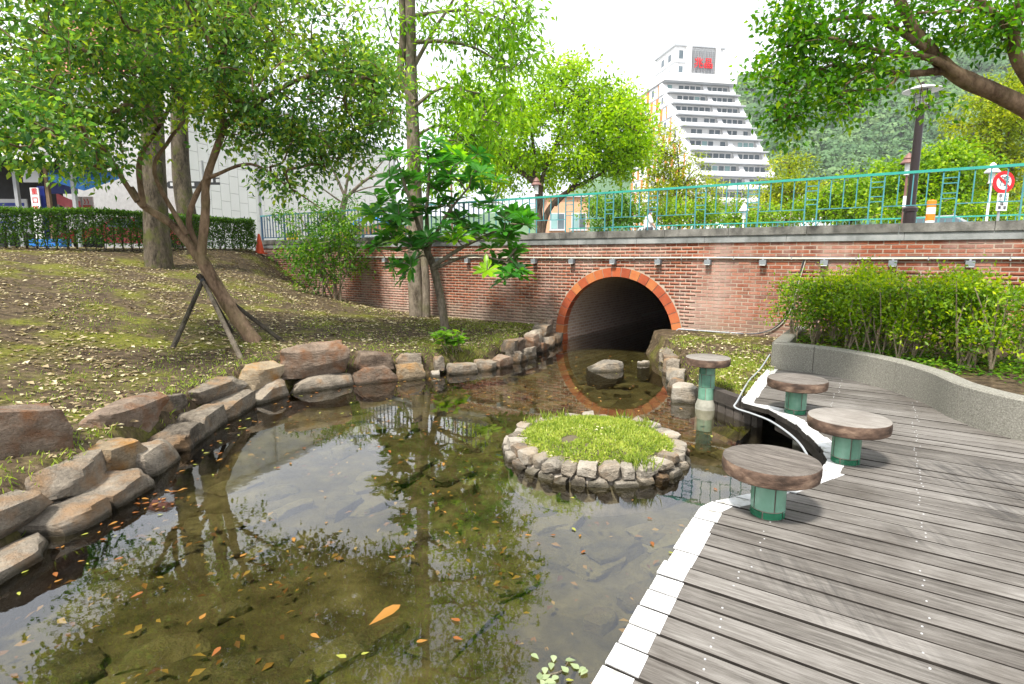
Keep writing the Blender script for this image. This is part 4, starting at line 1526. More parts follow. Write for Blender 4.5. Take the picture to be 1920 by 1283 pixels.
def stool(x, y, zbase, label, R=0.30, seat_dz=0.0, ped=0.105, foot=False):
    t = thing('stool', label, 'stool', (x, y, zbase))
    zs = SEAT_Z + seat_dz
    th = 0.105
    MB().lathe((x, y, 0), [(0.0001, zs - 0.010), (R * .3, zs - 0.007), (R - .012, zs), (R - .003, zs - .004)], 48).build('seat_top', M['seat_top'], t, True)
    MB().lathe((x, y, 0), [(R - .003, zs - .0045), (R, zs - .012), (R + .002, zs - th * .55), (R - .004, zs - th + .01), (R - .02, zs - th), (0.0001, zs - th)], 48).build('seat_rim', M['seat_side'], t, True)
    top = zs - th
    lowz = zbase + (0.13 if foot else 0.0)
    MB().lathe((x, y, 0), [(ped - .004, lowz - (0.02 if foot else 0.004)), (ped - .004, top + .004)], 28).build('pedestal', M['grout'], t, True)
    rows = [(lowz + .055, top - .002, M['tile_green'])] if not foot else [(lowz + .005, lowz + .17, M['tile_green']), (lowz + .176, lowz + .345, M['tile_green']), (lowz + .351, top - .03, M['tile_green'])]
    if not foot:
        rows.append((lowz + .002, lowz + .048, M['tile_dark']))
    for ri, (z0, z1, mt) in enumerate(rows):
        nt_ = 5
        off = 0.45 + ri * 0.6 + x
        for i in range(nt_):
            a0 = off + i * 2 * math.pi / nt_ + 0.04; a1 = off + (i + 1) * 2 * math.pi / nt_ - 0.04
            MB().lathe((x, y, 0), [(ped - .003, z0), (ped + .003, z0 + .003), (ped + .003, z1 - .003), (ped - .003, z1)], 7, 0, a0, a1).build('tile', mt, t, True)
    if foot:
        MB().lathe((x, y, 0), [(ped + .03, -.40), (ped + .032, .05), (ped + .015, .10), (ped + .004, .134), (ped - .01, .14)], 28).build('footing', M['pier'], t, True)
    return t


stool(1.70, 3.57, DECK_Z, 'round wooden-topped stool on green tile by the painted deck corner')
stool(2.78, 4.54, DECK_Z, 'round stool with chipped brown rim beside the curved bay of the deck', 0.305)
stool(3.10, 6.04, DECK_Z, 'round stool on the deck between the curved bay and the concrete planter', 0.30)
stool(2.60, 7.42, 0.0, 'round dark stool on a tall green tiled post standing in the water', 0.285, -0.012, 0.10, True)

# grey cable looped along the painted bay edge
cb = thing('deck_cable', 'grey cable sagging along the white painted edge of the deck bay', 'cable', (2.75, 6.4, .3))
pts = [(4.0, 8.68, .52), (3.72, 8.35, .36), (3.3, 7.75, .30), (2.72, 6.66, .31), (2.62, 6.48, .27), (2.74, 6.28, .25), (2.83, 6.05, .24), (2.86, 5.72, .22), (2.84, 5.4, .20), (2.78, 5.1, .16), (2.70, 4.8, .10)]
MB().tube(smooth_path(pts, 6), 0.011, 6).build('cable', M['pvc_grey'], cb, True)
#@@VEG
# ------------------------------------------------------------------ trees and shrubs on the bank
d = 9.6
limbs = [(ats(d, (480, 645), (440, 590), (405, 535), (375, 480)), .125, .10),
         (ats(d, (378, 492), (330, 428), (268, 385), (246, 352)), .078, .045),
         (ats(9.5, (268, 388), (262, 300), (300, 235), (335, 170)), .05, .02),
         (ats(9.3, (258, 378), (220, 320), (185, 255), (150, 200)), .045, .015),
         (ats(d, (376, 490), (385, 400), (388, 335), (418, 240), (414, 180), (425, 80), (420, -60)), .078, .028),
         (ats(9.7, (372, 470), (354, 415), (368, 365), (390, 330)), .05, .04),
         (ats(9.4, (388, 335), (470, 308), (540, 350), (600, 390)), .03, .008),
         (ats(9.7, (418, 240), (520, 170), (620, 130), (700, 150)), .045, .012),
         (ats(9.5, (350, 440), (290, 325), (318, 262), (345, 212), (300, 120)), .04, .015),
         (ats(9.0, (300, 235), (220, 130), (100, 90), (20, 60)), .035, .01),
         (ats(9.5, (420, 90), (300, -60), (200, -140)), .03, .012), (ats(9.5, (420, 60), (560, -60), (640, -150)), .03, .012)]
cr9 = [crown(130, 110, 150, 110, 8.4, 1.6, 95), crown(350, 90, 170, 110, 9.6, 1.9, 110), crown(560, 110, 165, 120, 9.8, 1.8, 125), crown(690, 190, 80, 100, 9.8, 1.0, 62), crown(45, 240, 70, 80, 7.0, .9, 40), crown(190, 215, 95, 50, 8.6, 1.0, 34),
       crown(480, 230, 90, 45, 9.5, 1.0, 34), crown(600, 285, 75, 42, 9.7, .7, 34), crown(150, 300, 110, 22, 8.6, .6, 14), crown(530, 335, 50, 28, 9.5, .5, 10), crown(410, 190, 60, 40, 9.5, .7, 14),
       crown(120, -120, 200, 110, 8.6, 2.0, 75), crown(430, -130, 230, 110, 9.8, 2.2, 90), crown(300, -330, 260, 120, 9.6, 2.2, 60)]
make_tree('crape_myrtle', 'leaning crape myrtle with peeling red-brown trunk propped by poles on the bank', at(480, 645, d), limbs, cr9, M['bark_red'], M['lf_myrtle'], (0.108, 0.056), 43, 0.30, 0.35, tint_mu=.52, fruit=(M['berry'], 170))

# props around the leaning trunk
tie = at(380, 528, 9.55)
for (u, v, z), lab in zip(((320, 652, .62), (455, 672, .50), (537, 636, .60), (436, 607, .72)),
                          ('dark slanting prop pole on the uphill side of the leaning trunk', 'pale slanting prop pole ending at the stone edging below the leaning trunk', 'dark prop pole slanting away from the leaning trunk toward the arch', 'short upright prop pole hidden close behind the leaning trunk')):
    g = gz(u, v, z) if v > 620 else at(u, v, 10.1)
    zz = float(bank_z(np.array([g[0]]), np.array([g[1]]))[0])
    foot = np.array((g[0], g[1], zz - 0.06))
    top = tie + np.array((random.uniform(-.05, .05), random.uniform(-.08, .08), 0.0))
    o = thing('prop_pole', lab, 'pole', foot)
    v_ = (top - foot) / np.linalg.norm(top - foot)
    MB().tube([foot, foot + (top - foot) * .5, top + v_ * 0.14], [.040, .037, .032], 8).build('pole', M['stake'] if 'pale' not in lab else M['bark_grey'], o, True)
    MB().tube([top - v_ * .02, top + v_ * .05], .036, 8).build('binding', M['cable'], o, True)

# two big mossy trees by the hedge
d = 16.0
make_tree('mossy_tree', 'thick mossy trunk of a big tree rising in front of the clipped hedge', at(298, 508, d),
          [(ats(d, (300, 512), (296, 470), (293, 420), (288, 300), (284, 150), (282, 0), (280, -200)), .37, .20), (ats(d, (284, 120), (200, 20), (110, -60)), .16, .05), (ats(d, (283, 60), (380, -20), (470, -90)), .15, .05), (ats(d, (281, -60), (200, -200), (150, -300)), .14, .05)],
          [crown(140, 40, 130, 90, 16, 2.5, 26), crown(300, -60, 160, 110, 16.5, 3, 60), crown(470, 40, 130, 90, 17, 2.5, 22), crown(250, -280, 240, 130, 16, 3.5, 80), crown(60, 180, 70, 60, 16, 1.5, 24)],
          M['bark_moss'], M['lf_myrtle'], (0.17, 0.085), 46, 0.5, 0.3, tint_mu=.42, bark_sides=14, twig=.012)
d = 21.0
make_tree('mossy_tree', 'second mossy trunk standing behind the clipped hedge near the dark street sign', at(352, 448, d),
          [(ats(d, (356, 452), (350, 400), (340, 330), (336, 220), (335, 100), (330, -80)), .34, .22), (ats(d, (336, 180), (420, 100), (480, 60)), .12, .05), (ats(d, (335, 120), (250, 50), (200, 10)), .12, .05)],
          [crown(400, 60, 120, 80, 21, 2.5, 18), crown(230, 20, 110, 80, 21, 2.5, 18), crown(330, -110, 160, 100, 21, 3, 50)],
          M['bark_moss'], M['lf_shrub'], (0.2, 0.10), 40, 0.6, 0.3, tint_mu=.45, bark_sides=12, twig=.014)

# tall straight tree by the wall
d = 15.5
limbs = [(ats(d, (784, 596), (780, 520), (779, 420), (776, 300), (771, 150), (768, 0), (764, -200), (762, -420)), .24, .10),
         (ats(15.35, (800, 594), (798, 520), (793, 470), (780, 400)), .11, .09),
         (ats(15.4, (775, 190), (752, 140), (755, 60), (750, -40)), .12, .06),
         (ats(d, (771, 80), (830, 78), (890, 90), (950, 125)), .06, .015), (ats(d, (773, 130), (812, 60), (850, 0), (880, -60)), .06, .015), (ats(15.0, (776, 200), (830, 165), (900, 175)), .05, .015),
         (ats(d, (774, 195), (730, 160), (690, 130)), .05, .02), (ats(d, (777, 255), (830, 235), (880, 270)), .045, .012), (ats(d, (769, 30), (880, 20), (980, 50)), .05, .012),
         (ats(d, (765, -150), (880, -180), (980, -160)), .05, .012), (ats(d, (765, -180), (650, -220), (560, -220)), .05, .012), (ats(d, (763, -300), (880, -340), (960, -330)), .05, .012), (ats(d, (763, -330), (680, -380), (600, -380)), .05, .012)]
crt = [crown(890, 50, 110, 45, d, 1.5, 40), crown(950, 105, 65, 40, d, 1.0, 22), crown(870, 175, 85, 45, d, 1.3, 32), crown(985, 35, 35, 35, d, .7, 8), crown(880, 265, 85, 50, d, 1.3, 36), crown(690, 90, 70, 70, d, 1.3, 22), crown(950, 215, 60, 40, d, 1.0, 16),
       crown(800, 320, 50, 30, d, .8, 10), crown(810, -60, 110, 50, d, 1.6, 24), crown(880, -170, 145, 60, d, 1.8, 40), crown(640, -200, 140, 70, d, 1.8, 34), crown(800, -330, 215, 90, d, 2.2, 60), crown(780, -480, 150, 80, d, 2.0, 36)]
make_tree('tall_tree', 'tall straight tree with drooping whorled leaves growing by the brick wall', at(786, 596, d), limbs, crt, M['bark_grey'], M['lf_tall'], (0.24, 0.075), 26, 0.42, 0.5, tint_mu=.5, broad=False, twig=.009)

# big-leaved young tree: rosettes of large glossy leaves
d = 12.7
bl = thing('big_leaved_tree', 'young tree with rosettes of large glossy dark leaves in front of the brick wall', 'tree', at(835, 618, d))
tl = [(ats(d, (835, 620), (826, 560), (812, 500), (800, 470)), .10, .075), (ats(d, (802, 480), (780, 410), (760, 350), (745, 300)), .06, .02), (ats(d, (805, 485), (800, 400), (805, 320), (800, 285)), .055, .02), (ats(12.4, (812, 500), (860, 468), (915, 440), (960, 420)), .05, .018),
      (ats(12.3, (812, 505), (880, 480), (950, 490)), .04, .015), (ats(12.5, (800, 470), (840, 400), (880, 350)), .045, .018), (ats(12.9, (800, 470), (760, 450), (735, 440)), .04, .015)]
V, F, b = [], [], 0
smp = []
for pts, r0, r1 in tl:
    sp = smooth_path(pts, 6)
    tv, tf = tube_arrays(sp, np.linspace(r0, r1, len(sp)), 9)
    V.append(tv); F.append(tf + b); b += len(tv); smp.append(sp[2:])
rose = [(745, 290), (795, 280), (840, 300), (770, 330), (820, 345), (880, 330), (730, 365), (710, 385), (765, 390), (850, 375), (905, 360), (800, 400), (735, 420), (880, 405), (930, 395), (965, 400), (830, 425), (770, 440), (720, 440), (905, 430), (960, 435), (985, 420), (745, 470), (790, 465), (850, 450), (920, 465), (960, 480), (735, 500), (770, 500), (945, 505), (975, 515), (930, 495), (815, 310), (870, 300), (755, 350), (700, 400), (840, 335), (745, 445)]
rose = rose + [(u + random.uniform(-28, 28), v + random.uniform(-22, 22)) for u, v in rose + rose]
cl = np.array([at(u, v, d + random.uniform(-.9, .7)) for u, v in rose])
(tv, tf), (pa, ch) = grow(smp, cl, .009, .03)
V.append(tv); F.append(tf + b)
part_np('trunk', np.concatenate(V), np.concatenate(F), M['bark_grey'], bl, True)
P, A, Nn, T = [], [], [], []
for i in range(len(ch)):
    m = random.randint(11, 15)
    ax = unit((ch[i] - pa[i]) + np.array((0, 0, .5)))
    e1 = unit(np.cross(ax, np.array((0.3, .9, .1)))); e2 = np.cross(ax, e1)
    ct = 0.98 if i % 9 == 4 else min(0.72, max(0, random.gauss(.32, .12)))
    for k in range(m):
        an = k * 2.4 + random.uniform(-.2, .2)
        ra = e1 * math.cos(an) + e2 * math.sin(an)
        tl_ = 0.15 + 0.55 * random.random()
        A.append(ra + ax * tl_); P.append(ch[i] - ax * 0.05 * k / m); Nn.append(ax - ra * tl_ + rng.normal(0, .12, 3)); T.append(min(1, max(0, random.gauss(ct, .08))))
P, A, Nn = map(np.array, (P, A, Nn))
lv, lf, nf = broad_leaf_arrays(P, A, Nn, 0.35 * rng.uniform(.7, 1.2, len(P)), 0.115 * rng.uniform(.8, 1.15, len(P)), 0.22)
part_np('crown', lv, lf, M['lf_big'], bl, True, np.repeat(T, nf))


def rosette_plant(name, label, c, nl, L, W, mat, h, cat='plant', spread=.06):
    t = thing(name, label, cat, c)
    P, A, Nn, T = [], [], [], []
    stems = MB()
    for s in range(max(1, nl // 8)):
        q = np.array(c) + np.array((random.gauss(0, spread), random.gauss(0, spread), 0))
        tip = q + np.array((random.gauss(0, spread), random.gauss(0, spread), h * random.uniform(.6, 1)))
        stems.tube([q, (q + tip) / 2, tip], [.007, .006, .004], 5)
        for k in range(8):
            an = k * 2.4 + s
            ra = np.array((math.cos(an), math.sin(an), 0))
            A.append(ra + np.array((0, 0, random.uniform(.0, .7)))); P.append(q + (tip - q) * random.uniform(.4, 1)); Nn.append(np.array((0, 0, 1)) + rng.normal(0, .25, 3)); T.append(min(1, max(0, random.gauss(.5, .15))))
    stems.build('stem', M['stem'], t)
    P, A, Nn = map(np.array, (P, A, Nn))
    lv, lf, nf = broad_leaf_arrays(P, A, Nn, L * rng.uniform(.7, 1.2, len(P)), W * rng.uniform(.8, 1.15, len(P)), 0.3)
    part_np('leaves', lv, lf, mat, t, True, np.repeat(T, nf))
    return t


def ground_at(x, y):
    return np.array((x, y, float(bank_z(np.array([x]), np.array([y]))[0])))


rosette_plant('leafy_plant', 'small bright green broad-leaved plant at the pond end of the bank', ground_at(-1.17, 10.15), 110, .20, .11, M['lf_shrub'], .42, spread=.14)

# bamboo-like shrub against the wall
d = 17.0
sb = []
for i in range(13):
    u = 615 + random.uniform(-50, 55)
    b0 = ground_at(*at(618 + random.uniform(-22, 22), 555, d + random.uniform(-.3, .3))[:2])
    t0 = at(u + (u - 615) * .4, random.uniform(385, 460), d + random.uniform(-.6, .5))
    sb.append(([b0, b0 + (t0 - b0) * .5 + np.array((0, 0, .25)), t0], .022, .008))
make_tree('bank_shrub', 'leafy multi-stemmed shrub growing on the bank against the brick wall', ground_at(*at(618, 555, d)[:2]), sb,
          [crown(610, 430, 70, 45, d, 1.0, 44), crown(570, 465, 50, 40, d, .8, 24), crown(645, 470, 45, 45, d, .8, 24), crown(600, 510, 55, 30, d, .7, 20), crown(650, 395, 30, 30, d, .5, 8), crown(535, 420, 25, 30, d, .5, 6)], M['stem'], M['lf_shrub'], (0.14, 0.05), 42, 0.24, 0.3, tint_mu=.42, cat='shrub', bark_sides=6)

# leafless tree before the white panelled wall
d = 25.0
bt = thing('bare_tree', 'leafless pale branching tree standing before the white panelled wall', 'tree', np.array((*at(640, 440, d)[:2], 2.2)))
m = MB()
for pts, r0, r1 in [(ats(d, (640, 470), (642, 400), (648, 370)), .16, .12), (ats(d, (648, 372), (690, 335), (735, 322), (760, 312)), .08, .02), (ats(d, (648, 372), (625, 320), (605, 290)), .07, .02), (ats(d, (645, 375), (655, 320), (665, 285)), .07, .02), (ats(d, (660, 362), (700, 350), (750, 350)), .04, .012),
                    (ats(d, (690, 335), (720, 300), (730, 285)), .035, .01), (ats(d, (625, 320), (640, 290), (645, 275)), .035, .01), (ats(d, (648, 385), (600, 350), (580, 330)), .045, .012), (ats(d, (735, 322), (755, 335), (775, 330)), .02, .008), (ats(d, (655, 320), (680, 300), (690, 280)), .03, .01)]:
    m.tube(smooth_path(pts, 4), np.linspace(r0, r1, len(smooth_path(pts, 4))), 6)
m.build('trunk', M['bark_grey'], bt, True)

# ------------------------------------------------------------------ overhanging tree at the right
d = 6.5
tr0 = np.array((7.3, 6.1, .6))
limbs = [([tr0, (6.9, 6.2, 1.9), (6.3, 6.4, 2.95), tuple(at(1925, 205, d)), tuple(at(1800, 145, d)), tuple(at(1742, 92, d)), tuple(at(1700, 30, d)), tuple(at(1672, -40, 6.6)), tuple(at(1640, -160, 6.8))], .125, .035),
         (ats(d, (1870, 168), (1790, 135), (1700, 138), (1620, 128), (1560, 122)), .055, .016), (ats(6.4, (1800, 140), (1740, 108), (1640, 95), (1540, 70), (1470, 90)), .045, .012), (ats(6.4, (1735, 90), (1640, 35), (1560, 40), (1480, 70)), .04, .01),
         ([tuple(at(1960, 200, d)), tuple(at(1905, 105, 6.3)), tuple(at(1898, 60, 6.2)), tuple(at(1850, 15, 6.2)), tuple(at(1780, -60, 6.2))], .07, .03), (ats(6.2, (1850, 15), (1790, 22), (1720, 24)), .025, .01), (ats(6.4, (1690, 138), (1660, 165), (1600, 170)), .02, .008), (ats(6.4, (1560, 122), (1500, 150), (1470, 200)), .016, .006),
         (ats(6.2, (1898, 60), (1930, -60), (1900, -160)), .07, .03)]
crr = [crown(1560, 60, 120, 55, 6.5, .8, 34), crown(1500, 130, 75, 60, 6.4, .6, 30), crown(1480, 215, 34, 42, 6.4, .4, 14), crown(1620, 140, 90, 38, 6.4, .6, 20), crown(1700, 60, 90, 45, 6.5, .7, 18), crown(1480, 40, 65, 48, 6.4, .5, 18), crown(1810, 50, 60, 45, 6.4, .6, 18), crown(1890, 40, 50, 50, 6.2, .6, 20),
       crown(1590, 195, 40, 22, 6.3, .3, 8), crown(1430, 120, 30, 40, 6.3, .3, 4), crown(1760, 190, 25, 12, 6.3, .2, 3), crown(1590, -70, 170, 60, 6.6, 1.0, 48), crown(1820, -90, 140, 70, 6.4, 1.0, 40), crown(1680, -240, 240, 90, 6.8, 1.4, 60)]
make_tree('overhanging_tree', 'brown-limbed tree leaning from the planter with leafy branches over the street lamp', tr0, limbs, crr, M['bark_red'], M['lf_right'], (0.072, 0.046), 36, 0.19, 0.35, tint_mu=.45, twig=.004)

# ------------------------------------------------------------------ park trees beyond the street


def simple_limbs(u, v0, v1, d, r, fan):
    base = np.array((*at(u, v0, d)[:2], 2.0))
    top = at(u, v1, d)
    L = [([base, (base + top) / 2 + np.array((random.uniform(-.2, .2), 0, 0)), top], r, r * .6)]
    for q in fan:
        L.append(([top - np.array((0, 0, .3)), (top + at(*q, d)) / 2 + np.array((0, 0, .2)), at(*q, d)], r * .5, r * .15))
    return base, L


d = 30.0
base = np.array((*at(1012, 440, d)[:2], 2.1))
limbs = [([base, at(1010, 390, d), at(1003, 345, d), at(965, 315, d), at(930, 285, d)], .22, .07), ([base, at(1022, 410, d), at(1050, 370, d), at(1110, 335, d), at(1175, 300, d)], .20, .06), ([at(1012, 390, d), at(1018, 330, d), at(1045, 260, d), at(1060, 190, d)], .15, .05), ([at(1040, 385, d), at(1090, 330, d), at(1120, 270, d)], .12, .04), ([at(1003, 345, d), at(1000, 270, d), at(985, 200, d)], .12, .04)]
make_tree('camphor_tree', 'broad bright green tree with dark forked limbs behind the teal railing', base, limbs,
          [crown(1130, 250, 95, 80, 30, 2.6, 100), crown(1062, 180, 75, 68, 30, 2.2, 74), crown(930, 190, 70, 60, 32, 2.0, 44), crown(900, 300, 70, 60, 32, 2.0, 44), crown(1185, 240, 45, 60, 31, 1.8, 36), crown(1000, 330, 80, 40, 32, 2, 40), crown(965, 285, 55, 45, 30, 2, 36), crown(1175, 290, 48, 55, 30, 1.8, 40), crown(985, 215, 55, 45, 30, 2, 34), crown(1080, 310, 90, 32, 30, 2, 40), crown(905, 330, 45, 40, 30, 1.6, 24), crown(1150, 200, 50, 40, 30.5, 1.6, 30), crown(880, 240, 45, 45, 31, 1.6, 22)],
          M['bark_dark'], M['lf_camphor'], (0.24, 0.12), 52, 0.55, 0.25, tint_mu=.55, tint_cl=.16, twig=.016)

for (nm, lab, u, v0, v1, d, r, fan, crs, mat, lf) in [
    ('yellow_tree', 'olive-yellow feathery tree between the bright tree and the white tower', 1275, 430, 370, 36, .15, [(1240, 330), (1300, 320), (1270, 280)], [(1270, 325, 52, 60, 1.8, 60), (1240, 370, 50, 50, 1.6, 50), (1320, 370, 50, 42, 1.6, 46), (1240, 280, 32, 45, 1.2, 24)], 'lf_yellow', (.22, .08)),
    ('yellow_tree', 'yellow-green bushy tree in front of the lower right edge of the tower', 1480, 430, 380, 38, .15, [(1450, 350), (1510, 350), (1480, 320)], [(1482, 340, 52, 52, 1.8, 60), (1430, 378, 60, 40, 1.6, 50), (1525, 375, 50, 40, 1.6, 40)], 'lf_yellow', (.24, .10)),
    ('park_tree', 'bright green spreading tree behind the railing beside the street lamp', 1770, 430, 360, 30, .14, [(1720, 310), (1800, 300), (1760, 280)], [(1740, 330, 80, 46, 2.0, 80), (1680, 355, 65, 46, 1.8, 56), (1800, 305, 60, 42, 1.8, 54), (1770, 370, 90, 34, 1.8, 54)], 'lf_bright', (.24, .13)),
    ('yellow_tree', 'tall yellow tree rising behind the no stopping sign', 1880, 430, 330, 33, .2, [(1840, 230), (1900, 200), (1870, 170)], [(1850, 230, 62, 62, 2.2, 60), (1910, 180, 60, 60, 2.2, 50), (1890, 290, 70, 45, 2.2, 50), (1960, 240, 60, 90, 2.2, 50), (1870, 360, 80, 40, 2.0, 50)], 'lf_yellow', (.26, .12)),
    ('park_tree', 'low bright green tree behind the railing in front of the hill foot', 1600, 430, 390, 33, .12, [(1560, 370), (1640, 370)], [(1590, 375, 65, 38, 1.6, 64), (1640, 350, 50, 42, 1.6, 50), (1540, 392, 50, 28, 1.4, 40)], 'lf_bright', (.24, .12)),
    ('park_tree', 'small dark green tree behind the railing under the bright tree', 1140, 440, 400, 28.5, .1, [(1120, 390), (1170, 390)], [(1140, 395, 55, 38, 1.3, 40), (1185, 400, 35, 35, 1.1, 22)], 'lf_shrub', (.2, .10)),
    ('park_shrub', 'round yellow-green shrub behind the railing near the white park lamp', 1260, 440, 410, 31, .08, [(1240, 400), (1290, 400)], [(1250, 402, 50, 26, 1.1, 30), (1310, 400, 45, 25, 1.1, 26)], 'lf_bright', (.2, .11)),
    ('park_shrub', 'broad low green shrub behind the railing below the tower', 1390, 440, 410, 34, .08, [(1360, 400), (1420, 400)], [(1370, 405, 45, 24, 1.1, 24), (1440, 408, 60, 24, 1.2, 30)], 'lf_bright', (.22, .11)),
    ('park_shrub', 'low green shrub behind the railing between the lamp and the sign', 1700, 440, 405, 28, .08, [(1680, 400), (1740, 400)], [(1690, 400, 60, 26, 1.2, 34), (1790, 398, 60, 26, 1.2, 34), (1880, 402, 60, 26, 1.2, 30)], 'lf_bright', (.2, .11))]:
    base, L = simple_limbs(u, v0, v1, d, r, fan)
    make_tree(nm, lab, base, L, [crown(a, b, c, e, d, g, h) for a, b, c, e, g, h in crs], M['bark_dark'] if 'shrub' not in nm else M['stem'], M[lf_ if False else mat], lf, 44, 0.5, 0.25, tint_mu=.5, tint_cl=.18, cat='shrub' if 'shrub' in nm else 'tree', twig=.014, bark_sides=7)

# ------------------------------------------------------------------ clipped hedges on the crest


def clipped_hedge(label, a, b, z0, h, wd, n):
    t = thing('clipped_hedge', label, 'hedge', (*((np.array(a) + np.array(b)) / 2), z0))
    a = np.array(a); b = np.array(b); L = np.linalg.norm(b - a); e = (b - a) / L; q = np.array((-e[1], e[0]))
    s = rng.random(n) * L
    face = rng.random(n)
    zz = np.where(face < .30, h, h * (0.12 + .9 * rng.random(n) ** 0.75)); zz = np.minimum(zz, h)
    side = np.where(face < .30, rng.uniform(-.5, .5, n), np.where(face < .8, -.5, np.where(face < .9, .5, rng.uniform(-.5, .5, n)))) * wd
    end = (face > .9); s = np.where(end, np.where(rng.random(n) < .5, 0, L), s)
    inn = rng.random(n) ** 2 * .16
    side = side * (1 - inn); zz = zz * (1 - inn * .25) + rng.normal(0, .018, n)
    P = np.stack([a[0] + e[0] * s + q[0] * side, a[1] + e[1] * s + q[1] * side, z0 + zz], 1) + rng.normal(0, .02, (n, 3))
    P[:, 2] += 0.03 * np.sin(s * 2.1)
    A = rand_dirs(n) + np.array((0, 0, .35)); Nn = np.array((0, 0, .8)) + rand_dirs(n)
    V, F = leaf_arrays(P, A, Nn, .075 * rng.uniform(.7, 1.3, n), .042 * rng.uniform(.7, 1.3, n))
    tint = np.clip(rng.normal(.38, .14, n) + np.where(face < .30, .22, 0), 0, 1)   # leaves on the clipped top are tinted lighter
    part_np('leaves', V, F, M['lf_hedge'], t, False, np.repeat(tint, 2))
    m = MB()
    for x in np.arange(.15, L, .22):
        p = a + e * x + q * random.uniform(-.15, .15) * wd
        for k in range(3):
            m.tube([(p[0], p[1], z0 - .12), (p[0] + random.uniform(-.08, .08), p[1] + random.uniform(-.08, .08), z0 + h * .45), (p[0] + random.uniform(-.2, .2), p[1] + random.uniform(-.15, .15), z0 + h * .9)], [.014, .011, .006], 5)
    m.build('stems', M['bark_dark'], t)


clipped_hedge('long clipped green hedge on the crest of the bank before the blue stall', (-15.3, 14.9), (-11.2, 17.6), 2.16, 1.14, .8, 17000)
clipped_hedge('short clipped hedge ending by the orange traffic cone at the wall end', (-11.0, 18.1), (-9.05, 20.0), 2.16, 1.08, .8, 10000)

# ------------------------------------------------------------------ planter hedge: leafy tops on bare stems
hd = thing('planter_hedge', 'bright green hedge on bare twiggy stems in the planter bed beside the deck', 'hedge', (5.6, 8.0, .6))
cl_, st_ = [], MB()
hl = smooth_path([(5.15, 9.75, 0), (5.35, 8.9, 0), (5.75, 8.0, 0), (6.25, 7.2, 0), (7.0, 6.4, 0), (8.0, 5.7, 0)], 10)[:, :2]
hedge_top = [1.72, 1.80, 1.80, 1.74, 1.52, 1.35]
for i in range(74):
    f = (i + random.random()) / 74
    k = f * (len(hl) - 1); j = min(int(k), len(hl) - 2)
    p = hl[j] + (hl[j + 1] - hl[j]) * (k - j)
    tn = unit(hl[j + 1] - hl[j]); qn = np.array((-tn[1], tn[0]))
    off = random.uniform(-.55, .5)
    p = p + qn * off
    top = float(np.interp(f, np.linspace(0, 1, 6), hedge_top)) + random.uniform(-.16, .05)
    thin = 1.0 if f < .62 else 0.5
    b0 = np.array((p[0], p[1], .56))
    for s in range(random.randint(2, 4)):
        t1 = np.array((p[0] + random.gauss(0, .16), p[1] + random.gauss(0, .16), top - random.uniform(0, .35)))
        md = b0 + (t1 - b0) * .5 + np.array((random.gauss(0, .06), random.gauss(0, .06), 0))
        st_.tube([b0, md, t1], [.011, .009, .005], 5)
        if random.random() < thin:
            cl_.append(t1)
            for _ in range(3):
                cl_.append(t1 + np.array((random.gauss(0, .16), random.gauss(0, .16), random.uniform(-.62, .02))))
        elif random.random() < .5:
            cl_.append(t1)
cl_ = np.array(cl_)
st_.build('stems', M['stem'], hd, True)
per = 44
k = np.repeat(np.arange(len(cl_)), per); m = len(k)
P = cl_[k] + rng.normal(0, 1, (m, 3)) * np.array((.10, .10, .085))
A = rand_dirs(m) + np.array((0, 0, .45)); Nn = np.array((0, 0, 1.0)) + rand_dirs(m) * .8
V, F = leaf_arrays(P, A, Nn, .062 * rng.uniform(.7, 1.3, m), .034 * rng.uniform(.7, 1.2, m))
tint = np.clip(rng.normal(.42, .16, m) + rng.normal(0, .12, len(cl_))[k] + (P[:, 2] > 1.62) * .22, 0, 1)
part_np('leaves', V, F, M['lf_planter'], hd, False, np.repeat(tint, 2))
# creeping cover under the hedge
m = 5200
w_ = rng.random(m); j = (w_ * (len(hl) - 2)).astype(int)
cx = hl[j, 0] + rng.normal(-.15, .5, m); cy = hl[j, 1] + rng.normal(-.1, .5, m)
ok = in_poly(cx, cy, soil_poly) & (wave(cx, cy, 2.1, .3) > -.25)
cx, cy = cx[ok], cy[ok]
P = np.stack([cx, cy, planter_soil_z(cx, cy) + rng.uniform(0, .10, len(cx))], 1)
V, F = leaf_arrays(P, rand_dirs(len(P), -.2, .6), np.array((0, 0, 1.)) + rand_dirs(len(P)) * .6, .06, .035)
cv = part_np('creeping_cover', V, F, M['lf_shrub'], None, False, np.repeat(np.clip(rng.normal(.45, .2, len(P)), 0, 1), 2))
tag(cv, 'low creeping green plants covering the soil under the planter hedge', 'ground cover', kind='stuff')

# ------------------------------------------------------------------ ground litter and grass
m = 62000
X = rng.uniform(-15, 1.2, m); Y = rng.uniform(2.2, 20.5, m)
nn_ = X * ND[0] + Y * ND[1]; sd = shore_dist(X, Y)
dens = 0.34 + 0.85 * wave(X, Y, 1.4, .8) + 0.5 * wave(X, Y, 4.7, 2.2)
ok = (nn_ < FACE - .05) & (sd > .42) & (rng.random(m) < np.clip(dens + .2, .10, 1)) & (np.abs(X / Y) < 1.05)
X, Y = X[ok], Y[ok]
P = np.stack([X, Y, bank_z(X, Y) + rng.uniform(.006, .022, len(X))], 1)
sz = rng.uniform(.028, .078, len(P)) + rng.random(len(P)) ** 5 * .07
V, F = leaf_arrays(P, rand_dirs(len(P), -.2, .3), np.array((0, 0, 1.)) + rand_dirs(len(P)) * .35, sz, sz * .55)
lt = part_np('leaf_litter', V, F, M['litter'], None, False, np.repeat(np.clip(rng.normal(.47, .28, len(P)), 0, 1), 2))
tag(lt, 'dry tan fallen leaves scattered over the grassy bank', 'leaf litter', kind='stuff')


